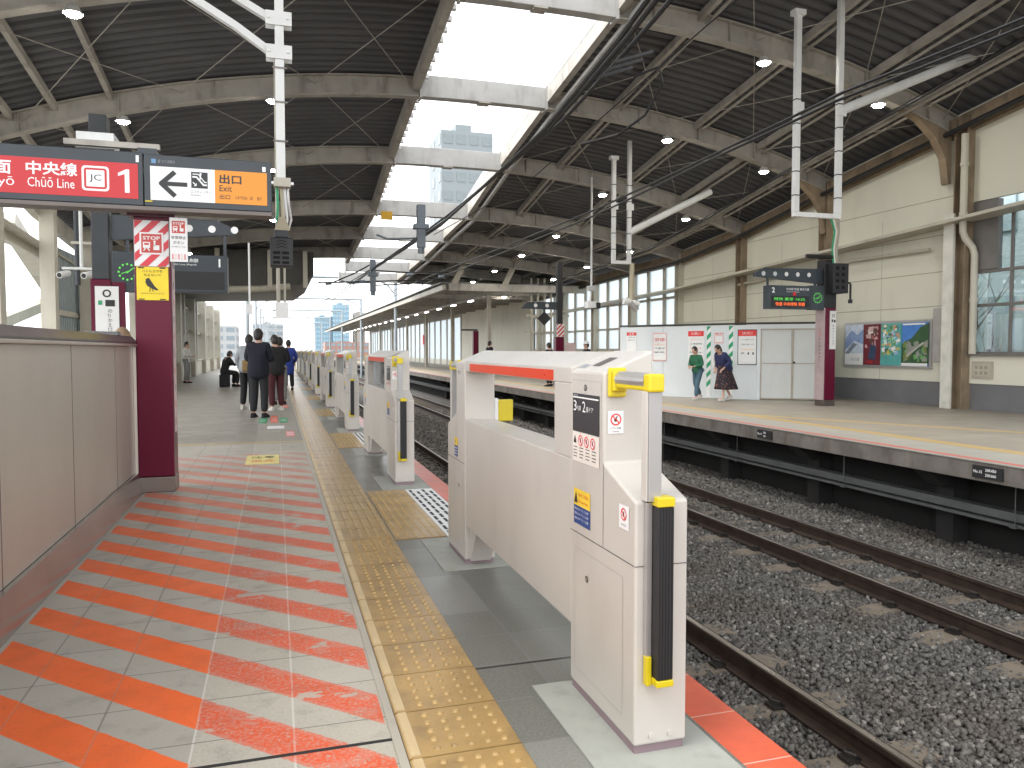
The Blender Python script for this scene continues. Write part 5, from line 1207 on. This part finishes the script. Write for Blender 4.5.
pal = mat('pale_facade', (.36, .37, .37), .6, 0, .04, .05); blu = mat('pale_blue_glass', (.17, .27, .34), .35, 0, .1, .05); bw = mat('pale_blue_window', (.25, .38, .45), .2); tow = mat('tower_grey', (.22, .25, .26), .6, 0, .05, .05)
building(31.5, 42, 150, 162, -7, 44.5, tow, 'tall grey hotel tower seen through the skylight', 14, 4, win=mat('tower_window', (.19, .22, .23), .4))
building(41.5, 54, 600, 620, -7, 36, blu, 'pale blue glass skyscraper, the taller of the two at the horizon', 12, 6, win=bw)
building(28.5, 41, 604, 620, -7, 27, blu, 'pale blue glass skyscraper, the lower and wider of the two', 10, 6, win=bw)
building(58, 66, 600, 620, -7, 30, mat('tan_tower', (.30, .25, .20), .6), 'slim tan apartment tower right of the blue skyscrapers', 12, 3)
building(25, 48, 420, 440, -7, 5.5, mat('brick_pale', (.30, .17, .13), .7), 'low brick red building below the skyscrapers', 4, 8)
building(-40, -12, 260, 280, -7, 9, pal, 'pale apartment block beyond the far left end of the tracks', 6, 8)
building(-9, 3, 330, 345, -7, 12, pal, 'narrow white building at the horizon above the waiting people', 7, 4)
building(70, 100, 300, 330, -7, 30, pal, 'white block far right beyond the opposite canopy', 10, 6)
building(-34, -18, 30, 60, -7, 6.5, mat('left_facade', (.42, .44, .45), .6, 0, .05, .2), 'pale building outside beyond the left columns', 4, 6)
building(19.0, 30, 2, 24, -7, 14, mat('right_glass_block', (.42, .50, .52), .3, 0, .06, .2), 'pale blue grey building right outside the window', 6, 5, win=mat('right_window', (.32, .40, .43), .15))
# tree branches outside the window
t = thing('bare_tree', 'bare branches of a tree outside the right window', 'tree', (17.2, 16.2, -7))
b = MB(); bark = mat('bark', (.14, .10, .075), .8); rr_ = random.Random(4)
b.tube([(17.2, 16.2, -7), (17.25, 16.2, -2), (17.2, 16.1, 1)], .14, bark, 8, .06); b.build('trunk', t)
b = MB()
def branch(p, d, L, r_, n):
    q = p + d * L; b.tube([p, (p + q) / 2 + Vector((rr_.uniform(-.05, .05), rr_.uniform(-.05, .05), 0)), q], r_, bark, 5, r_ * .6)
    if n:
        for _ in range(3): branch(q, (d + Vector((rr_.uniform(-.7, .7), rr_.uniform(-.7, .7), rr_.uniform(-.2, .6)))).normalized(), L * rr_.uniform(.6, .8), r_ * .55, n - 1)
for k in range(5): branch(Vector((17.2, 16.15, -1 + .5 * k)), Vector((rr_.uniform(-.5, .5), rr_.uniform(-.8, .8), .8)).normalized(), 1.1, .035, 3)
b.build('branches', t)

# ------------------------------------------------------------------ people
def skin(name, nodes, edges, radii, m, parent, sub=2, seg=None):
    me = bpy.data.meshes.new(name); me.from_pydata([tuple(n) for n in nodes], edges, []); me.materials.append(m)
    o = bpy.data.objects.new(name, me); COL.objects.link(o); o.parent = parent
    md = o.modifiers.new('Skin', 'SKIN'); md.use_smooth_shade = True
    for i, r_ in enumerate(radii):
        rr = r_ if isinstance(r_, tuple) else (r_, r_); me.skin_vertices[0].data[i].radius = rr; me.skin_vertices[0].data[i].use_root = (i == 0)
    s_ = o.modifiers.new('Sub', 'SUBSURF'); s_.levels = sub; s_.render_levels = sub
    return o
def hand_mesh(w, d, side, parent, nm='hand'):
    """palm, four fingers of unequal length and a side thumb, slightly curled"""
    d = Vector(d).normalized(); up = Vector((0, 0, 1)) if abs(d.z) < .8 else Vector((0, 1, 0)); s = d.cross(up).normalized(); n = s.cross(d)
    b = MB(); w = Vector(w)
    b.prism([w - s * .022 - n * .013, w + s * .022 - n * .013, w + s * .022 + n * .013, w - s * .022 + n * .013], [w + d * .085 - s * .04 - n * .011, w + d * .085 + s * .04 - n * .011, w + d * .085 + s * .04 + n * .011, w + d * .085 - s * .04 + n * .011], skin_m)
    for k, L in enumerate((.062, .075, .070, .054)):
        a = w + d * .082 + s * (-.030 + .020 * k); b.tube([a, a + d * L * .45, a + d * L * .8 - n * L * .25, a + d * L * .9 - n * L * .55], .0092, skin_m, 6, .0065)
    a = w + d * .025 + s * .03 * side; b.tube([a, a + s * .03 * side + d * .022, a + s * .036 * side + d * .055 - n * .01], .011, skin_m, 6, .008)
    me_o = b.build(nm, None, smooth=True); me_o.parent = parent; return me_o
def person(label, loc, face, h, J=None, top=None, bottom=None, shoes=None, hair=hair_m, bulk=1., sleeves=True, skirt=None, hat=None, long_coat=False, group=None, hairlen=0, toplen=0, lean=0):
    """face: heading in degrees, 0 looks along +Y (away from the camera), positive turns left"""
    s = h / 1.72
    t = thing('person', label, 'person', loc, group); t.rotation_euler.z = R(face)
    D = dict(pel=(0, 0, .95), spi=(0, .005, 1.14), che=(0, 0, 1.33), nek=(0, .005, 1.47), hed=(0, .02, 1.55), hd2=(0, .025, 1.63), sl=(-.165, 0, 1.38), sr=(.165, 0, 1.38),
             el=(-.25, -.02, 1.14), er=(.25, -.02, 1.14), wl=(-.22, .12, .93), wr=(.22, .12, .93), hl=(-.09, 0, .92), hr=(.09, 0, .92), kl=(-.10, .03, .50), kr=(.10, .03, .50), al=(-.11, -.02, .09), ar=(.11, -.02, .09), tl=(-.12, .13, .035), tr=(.12, .13, .035))
    D.update(J or {})
    if lean:
        for k in ('spi', 'che', 'nek', 'hed', 'hd2', 'sl', 'sr', 'el', 'er', 'wl', 'wr'):
            x_, y_, z_ = D[k]; a_ = R(lean) * min(1, max(0, (z_ - .95) / .3 + .35)); dz_ = z_ - .95; D[k] = (x_, y_ * math.cos(a_) + dz_ * math.sin(a_), .95 + dz_ * math.cos(a_) - y_ * math.sin(a_))
    V = {k: Vector(v) * s for k, v in D.items()}
    # body, one continuous skin
    nm = ['pel', 'spi', 'che', 'nek', 'hed', 'hd2', 'sl', 'el', 'wl', 'sr', 'er', 'wr', 'hl', 'kl', 'al', 'tl', 'hr', 'kr', 'ar', 'tr']; ix = {k: i for i, k in enumerate(nm)}
    ed = [('pel', 'spi'), ('spi', 'che'), ('che', 'nek'), ('nek', 'hed'), ('hed', 'hd2'), ('che', 'sl'), ('sl', 'el'), ('el', 'wl'), ('che', 'sr'), ('sr', 'er'), ('er', 'wr'), ('pel', 'hl'), ('hl', 'kl'), ('kl', 'al'), ('al', 'tl'), ('pel', 'hr'), ('hr', 'kr'), ('kr', 'ar'), ('ar', 'tr')]
    rad = dict(pel=.12, spi=.11, che=.12, nek=.052, hed=.078, hd2=.088, sl=.05, el=.038, wl=.027, sr=.05, er=.038, wr=.027, hl=.075, kl=.05, al=.035, tl=.03, hr=.075, kr=.05, ar=.035, tr=.03)
    body = skin('body', [V[k] for k in nm], [(ix[a], ix[c]) for a, c in ed], [rad[k] * s for k in nm], skin_m, t)
    # head: ellipsoid with nose, ears and eyes merged in a face part
    hc = (V['hed'] + V['hd2']) / 2 + Vector((0, .005, .012)) * s; hd = (V['hd2'] - V['hed']).normalized()
    fwd = Vector((0, 1, 0)); fwd = (fwd - hd * fwd.dot(hd)).normalized(); rt_ = fwd.cross(hd)
    def ell(b, c, r1, r2, r3, m, n=12, mm=8, z0=-1, z1=1):
        vs = []; fs = []
        for i in range(mm + 1):
            ph = math.asin(z0 + (z1 - z0) * i / mm) if 0 else -math.pi / 2 + (z0 + 1) * math.pi / 2 + (z1 - z0) * math.pi / 2 * i / mm
            for k in range(n): a = 2 * math.pi * k / n; vs.append(c + rt_ * r1 * math.cos(ph) * math.cos(a) + fwd * r2 * math.cos(ph) * math.sin(a) + hd * r3 * math.sin(ph))
        for i in range(mm):
            for k in range(n): fs.append((i * n + k, i * n + (k + 1) % n, (i + 1) * n + (k + 1) % n, (i + 1) * n + k))
        b.add(vs, fs, m)
    b = MB(); ell(b, hc, .077 * s, .096 * s, .118 * s, skin_m); b.tube([hc + fwd * .09 * s + hd * .01 * s, hc + fwd * .112 * s - hd * .022 * s], .010 * s, skin_m, 6, .013 * s)
    for q in (-1, 1): ell(b, hc + rt_ * .078 * s * q - hd * .005 * s, .012 * s, .022 * s, .032 * s, skin_m, 6, 4)
    b.line((hc + fwd * .089 * s - hd * .055 * s, rt_, hd, fwd), [(-.022 * s, 0), (.022 * s, 0)], .008 * s, mat('lips', (.42, .16, .14), .5), .002)
    fo = b.build('head', None, smooth=True); fo.parent = t
    for q in (-1, 1): b = MB(); ell(b, hc + rt_ * .030 * s * q + fwd * .086 * s + hd * .004 * s, .011 * s, .008 * s, .007 * s, mat('eye', (.03, .02, .02), .2), 8, 5); e = b.build('eye', None, smooth=True); e.parent = fo
    b = MB(); hc2 = hc - fwd * .014 * s + hd * .012 * s; ell(b, hc2, .090 * s, .100 * s, .122 * s, hair, 14, 8, -.05, 1)
    bk = hc - fwd * .030 * s - hd * .01 * s; ell(b, bk, .085 * s, .082 * s, .11 * s, hair, 12, 8)
    if hairlen: b.tube([bk - hd * .02 * s, bk - hd * (hairlen * .5) - fwd * .02 * s, bk - hd * hairlen - fwd * .01], .085 * s, hair, 10, .05 * s)
    if hat == 'brown': pass
    hh = b.build('hair', None, smooth=True); hh.parent = t
    if hat is not None and hat != 'brown':
        b = MB(); ell(b, hc2 + hd * .02 * s, .10 * s, .112 * s, .12 * s, hat, 14, 6, 0, 1); b.prism([hc2 + hd * .03 * s + rt_ * .08 * s + fwd * .08 * s, hc2 + hd * .03 * s - rt_ * .08 * s + fwd * .08 * s, hc2 + hd * .02 * s - rt_ * .05 * s + fwd * .18 * s, hc2 + hd * .02 * s + rt_ * .05 * s + fwd * .18 * s], [p + hd * .012 for p in [hc2 + hd * .03 * s + rt_ * .08 * s + fwd * .08 * s, hc2 + hd * .03 * s - rt_ * .08 * s + fwd * .08 * s, hc2 + hd * .02 * s - rt_ * .05 * s + fwd * .18 * s, hc2 + hd * .02 * s + rt_ * .05 * s + fwd * .18 * s]], hat); o = b.build('cap', None, smooth=True); o.parent = t
    # trousers
    if bottom is not None and not skirt:
        pts = [V['pel'] + Vector((0, 0, .03)), V['hl'], V['kl'], V['al'] + Vector((0, 0, .01)), V['hr'], V['kr'], V['ar'] + Vector((0, 0, .01))]
        skin('trousers', pts, [(0, 1), (1, 2), (2, 3), (0, 4), (4, 5), (5, 6)], [.115 * s, .11 * s, .082 * s, .07 * s, .11 * s, .082 * s, .07 * s], bottom, t)
    if skirt:
        b = MB(); n = 20; top_, bot = V['spi'] - Vector((0, 0, .08)), skirt[0] * s; vs = []; fs = []; mid = (V['al'] + V['ar']) / 2
        for i in range(7):
            q = i / 6; z = top_.z * (1 - q) + bot * q; r_ = (.13 + .17 * q ** .8) * s
            for k in range(n): a = 2 * math.pi * k / n; rr = r_ * (1 + .07 * math.sin(a * 5 + i * .4) * q); vs.append(Vector((top_.x * (1 - q) + mid.x * q + rr * math.cos(a), top_.y * (1 - q) + mid.y * .7 * q + rr * 1.15 * math.sin(a), z)))
        for i in range(6):
            for k in range(n): fs.append((i * n + k, i * n + (k + 1) % n, (i + 1) * n + (k + 1) % n, (i + 1) * n + k))
        b.add(vs, fs, skirt[1]); o = b.build('skirt', None, smooth=True); o.parent = t; o.modifiers.new('s', 'SOLIDIFY').thickness = .01
    # top
    hem = V['pel'] + Vector((0, 0, -.10 - toplen)) * s; B = bulk
    pts = [V['che'] + Vector((0, 0, -.03)), V['spi'], V['pel'] + Vector((0, 0, .02)), hem - Vector((0, 0, .04)), V['nek'] - Vector((0, 0, .035)), V['sl'], V['el'], V['wl'] * .93 + V['el'] * .07, V['sr'], V['er'], V['wr'] * .93 + V['er'] * .07]
    skin('jacket', pts, [(0, 1), (1, 2), (2, 3), (0, 4), (0, 5), (5, 6), (6, 7), (0, 8), (8, 9), (9, 10)], [(.155 * s * B, .13 * s * B), (.16 * s * B, .135 * s * B), (.175 * s * B, .15 * s * B), (.18 * s * B, .155 * s * B), .07 * s * B, .078 * s * B, .064 * s * B, .045 * s * B, .082 * s * B, .064 * s * B, .045 * s * B], top, t)
    for side, w, e in ((-1, 'wl', 'el'), (1, 'wr', 'er')): hand_mesh(V[w], V[w] - V[e], -side, t)
    # shoes
    for a, q in (('al', 'tl'), ('ar', 'tr')):
        A, Q = V[a], V[q]; dr_ = Vector((Q.x - A.x, Q.y - A.y, 0)); dr_ = dr_.normalized() if dr_.length > .01 else Vector((0, 1, 0)); sd = Vector((dr_.y, -dr_.x, 0)); z0 = min(A.z, Q.z) - .035 * s
        b = MB(); base = Vector((A.x, A.y, z0)); L = .21 * s; tilt = (Q.z - .035 * s - (A.z - .09 * s))
        def sec(dd, w, hh): zz = tilt * dd / .2 if tilt else 0; c = Vector((A.x, A.y, A.z - .09 * s)) + dr_ * dd; c.z += zz; return [c - sd * w, c + sd * w, c + sd * w * .8 + Vector((0, 0, hh)), c - sd * w * .8 + Vector((0, 0, hh))]
        S_ = [sec(-.07 * s, .036 * s, .09 * s), sec(.02 * s, .042 * s, .10 * s), sec(.10 * s, .048 * s, .06 * s), sec(.18 * s, .036 * s, .035 * s)]
        for u_, w_ in zip(S_, S_[1:]): b.prism(u_, w_, shoes or ink)
        sole = [[p.copy() for p in k] for k in S_]
        o = b.build('shoe', None, bevel=.01); o.parent = t
    return t
fab = lambda n, c, v=.15: mat(n, c, .85, 0, v, 9, .4, 60)
navy = fab('navy_puffer', (.007, .009, .018)); charcoal = fab('charcoal_trousers', (.018, .019, .022)); greyhood = fab('grey_hoodie', (.30, .32, .34)); black_c = fab('black_cloth', (.012, .012, .014)); wine = fab('wine_trousers', (.07, .015, .02)); blue_c = fab('blue_coat', (.02, .045, .26)); grey_c = fab('grey_cloth', (.22, .22, .22)); white_c = fab('white_cloth', (.62, .60, .56)); green_c = fab('green_cloth', (.02, .12, .06)); denim = fab('denim', (.06, .12, .16)); beige_c = fab('beige_cloth', (.50, .44, .34))
walk = dict(kl=(-.10, .16, .52), al=(-.10, .20, .09), tl=(-.11, .36, .06), kr=(.10, -.02, .50), ar=(.10, -.26, .14), tr=(.11, -.12, .035))
arms_front = dict(el=(-.24, .04, 1.13), er=(.24, .04, 1.13), wl=(-.08, .27, 1.14), wr=(.08, .27, 1.14))
p1 = person('person in a dark navy puffer jacket and charcoal trousers, nearest in the queue', (-.33, 15.9, 0), -20, 1.74, arms_front, navy, charcoal, black_c, bulk=1.32, toplen=.10)
p2 = person('person in a grey hooded top and black trousers, tan bag at the side', (-.62, 18.2, 0), -25, 1.68, None, greyhood, black_c, white_c, bulk=1.25, lean=8)
p3 = person('person in a dark jacket and wine red trousers behind the navy puffer jacket', (.0, 17.6, 0), 20, 1.66, arms_front, black_c, wine, white_c, bulk=1.2, toplen=.05, lean=6)
p4 = person('person in a long blue coat at the far end of the queue', (.40, 26.5, 0), 10, 1.66, None, blue_c, black_c, black_c, bulk=1.12, toplen=.32)
p5 = person('person in a black jacket and grey trousers right behind the queue', (.08, 19.6, 0), 0, 1.64, arms_front, navy, grey_c, black_c)
sq_ = dict(pel=(0, -.1, .42), spi=(0, -.05, .60), che=(0, .03, .78), nek=(0, .1, .90), hed=(0, .15, .97), hd2=(0, .17, 1.05), sl=(-.18, .05, .86), sr=(.18, .05, .86), el=(-.22, .22, .66), er=(.22, .22, .66), wl=(-.08, .42, .70), wr=(.08, .42, .70), hl=(-.09, -.08, .40), hr=(.09, -.08, .40), kl=(-.13, .28, .46), kr=(.13, .28, .46), al=(-.13, .08, .09), ar=(.13, .08, .09), tl=(-.14, .22, .035), tr=(.14, .22, .035))
J6 = {k: (v[0], v[1], v[2] + (0 if k[0] in 'at' and k != 'che' else .0)) for k, v in sq_.items()}
sitJ = dict(pel=(0, -.05, .55), spi=(0, .0, .73), che=(0, .06, .92), nek=(0, .12, 1.05), hed=(0, .17, 1.12), hd2=(0, .19, 1.2), sl=(-.18, .08, 1.0), sr=(.18, .08, 1.0), el=(-.22, .22, .8), er=(.22, .22, .8), wl=(-.08, .42, .82), wr=(.08, .42, .82), hl=(-.09, -.02, .53), hr=(.09, -.02, .53), kl=(-.13, .4, .50), kr=(.13, .4, .50), al=(-.13, .38, .09), ar=(.13, .38, .09), tl=(-.14, .52, .035), tr=(.14, .52, .035))
person('person in black crouching on a suitcase farther back on the left', (-1.75, 29.5, 0), -60, 1.72, sitJ, black_c, black_c, black_c)
b = MB(); b.box(-1.95, -1.6, 29.25, 29.7, .0, .46, black_c); tag(b.build('suitcase', origin=(-1.75, 29.5, 0), bevel=.04), 'black suitcase under the crouching person', 'suitcase')
person('person in a white top and grey trousers standing alone by the far left windows', (-3.45, 33.5, 0), -110, 1.66, arms_front, white_c, grey_c, black_c)
person('person in dark clothes half hidden between the parapet end and the maroon pillar', (-1.55, 9.0, 0), 10, 1.56, None, black_c, black_c, black_c, hair=mat('tan_hair', (.30, .20, .12), .6, 0, .2, 30), bulk=.9)
person('person in a brownish top seen behind the stainless parapet', (-3.05, 12.6, 0), 160, 1.60, None, fab('brown_cloth', (.16, .07, .05)), black_c, black_c)
# right platform walkers
wkA = dict(walk); wkA.update(arms_front)
person('walking person in a green jacket and jeans in front of the hoarding', (10.78, 18.2, 0), 112, 1.44, wkA, green_c, denim, white_c, bulk=1.05, lean=14)
floral = SH('dark_floral'); fl = floral.ramp(floral.noise(26, 2), .58, .64); floral.bsdf(floral.mix(fl, (.015, .013, .02), (.25, .10, .09)), .85)
person('walking person in a navy top and long dark floral skirt in front of the hoarding', (11.26, 17.6, 0), 100, 1.54, dict(walk, wl=(-.2, .25, 1.05), wr=(.2, .2, 1.0)), fab('navy_cloth', (.02, .025, .08)), None, white_c, skirt=(.34, floral.mat), hairlen=.12, bulk=1.3, lean=28)
def bag(name, c, w, h, d, m, label, strap=None):
    t = thing(name, label, 'bag', (c[0], c[1], c[2] - h / 2)); b = MB(); b.box(c[0] - w / 2, c[0] + w / 2, c[1] - d / 2, c[1] + d / 2, c[2] - h / 2, c[2] + h / 2, m); b.build('bag_body', t, bevel=min(w, h, d) * .35)
    b = MB(); b.tube([(c[0] - w * .3, c[1], c[2] + h / 2 - .02), (c[0] - w * .15, c[1], c[2] + h / 2 + .12), (c[0] + w * .15, c[1], c[2] + h / 2 + .12), (c[0] + w * .3, c[1], c[2] + h / 2 - .02)], .012, m, 6); b.build('strap', t)
bag('shoulder_bag', (-.55, 17.93, .98), .34, .28, .16, fab('tan_bag', (.26, .17, .07), .3), 'tan patterned shoulder bag on the person in the grey hood')
bag('tote_bag', (11.12, 17.85, .98), .22, .30, .1, fab('white_bag', (.66, .66, .64)), 'white tote bag between the two walking people')
# people seen over the gate tops on the opposite platform
person('person in a white cap seen over the nearest gate on the opposite platform', (10.2, 24.5, 0), 90, 1.62, None, black_c, charcoal, black_c, hat=mat('white_cap', (.7, .7, .7), .6))
person('person with dark hair standing left of the striped stop panel', (9.55, 26.5, 0), 40, 1.60, None, black_c, charcoal, black_c)
person('person in a dark suit walking far back on the opposite platform', (9.9, 36.0, 0), -70, 1.76, walk, navy, charcoal, black_c)

# ------------------------------------------------------------------ camera, light, world
cam = bpy.data.cameras.new('camera'); co = bpy.data.objects.new('camera', cam); COL.objects.link(co)
cam.sensor_width = 36; cam.lens = 769 / 1024 * 36; cam.clip_end = 3000; cam.clip_start = .05
co.location = (0, 0, EYE); co.rotation_euler = (math.pi / 2 - math.atan(34 / 769), 0, -R(17.05)); scene.camera = co
w = bpy.data.worlds.new('World'); scene.world = w; w.use_nodes = True; nt = w.node_tree; nt.nodes.clear()
out = nt.nodes.new('ShaderNodeOutputWorld'); bg = nt.nodes.new('ShaderNodeBackground'); sky = nt.nodes.new('ShaderNodeTexSky'); sky.sky_type = 'NISHITA'; sky.sun_disc = False
EL, AZ = 60, 262
sky.sun_elevation = R(EL); sky.sun_rotation = R(AZ); sky.air_density = 1.0; sky.dust_density = 1.0; sky.ozone_density = 1.0
hs = nt.nodes.new('ShaderNodeHueSaturation'); hs.inputs['Saturation'].default_value = .10
nt.links.new(sky.outputs[0], hs.inputs['Color']); nt.links.new(hs.outputs[0], bg.inputs[0]); bg.inputs[1].default_value = .15; nt.links.new(bg.outputs[0], out.inputs[0])
sun = bpy.data.lights.new('sun', 'SUN'); sun.energy = 1.0; sun.angle = R(30); sun.color = (1, .97, .92); so = bpy.data.objects.new('sun', sun); COL.objects.link(so)
d = Vector((math.sin(R(AZ)) * math.cos(R(EL)), math.cos(R(AZ)) * math.cos(R(EL)), math.sin(R(EL)))); so.rotation_euler = (-d).to_track_quat('-Z', 'Y').to_euler()
vs_ = scene.view_settings; vs_.view_transform = 'Standard'; vs_.look = 'None'; vs_.gamma = 1; vs_.exposure = 2.0; vs_.use_curve_mapping = False
scene.cycles.use_denoising = True; scene.cycles.max_bounces = 7; scene.cycles.diffuse_bounces = 4; scene.cycles.glossy_bounces = 3; scene.cycles.transparent_max_bounces = 10; scene.cycles.caustics_reflective = False; scene.cycles.caustics_refractive = False; scene.cycles.sample_clamp_indirect = 6
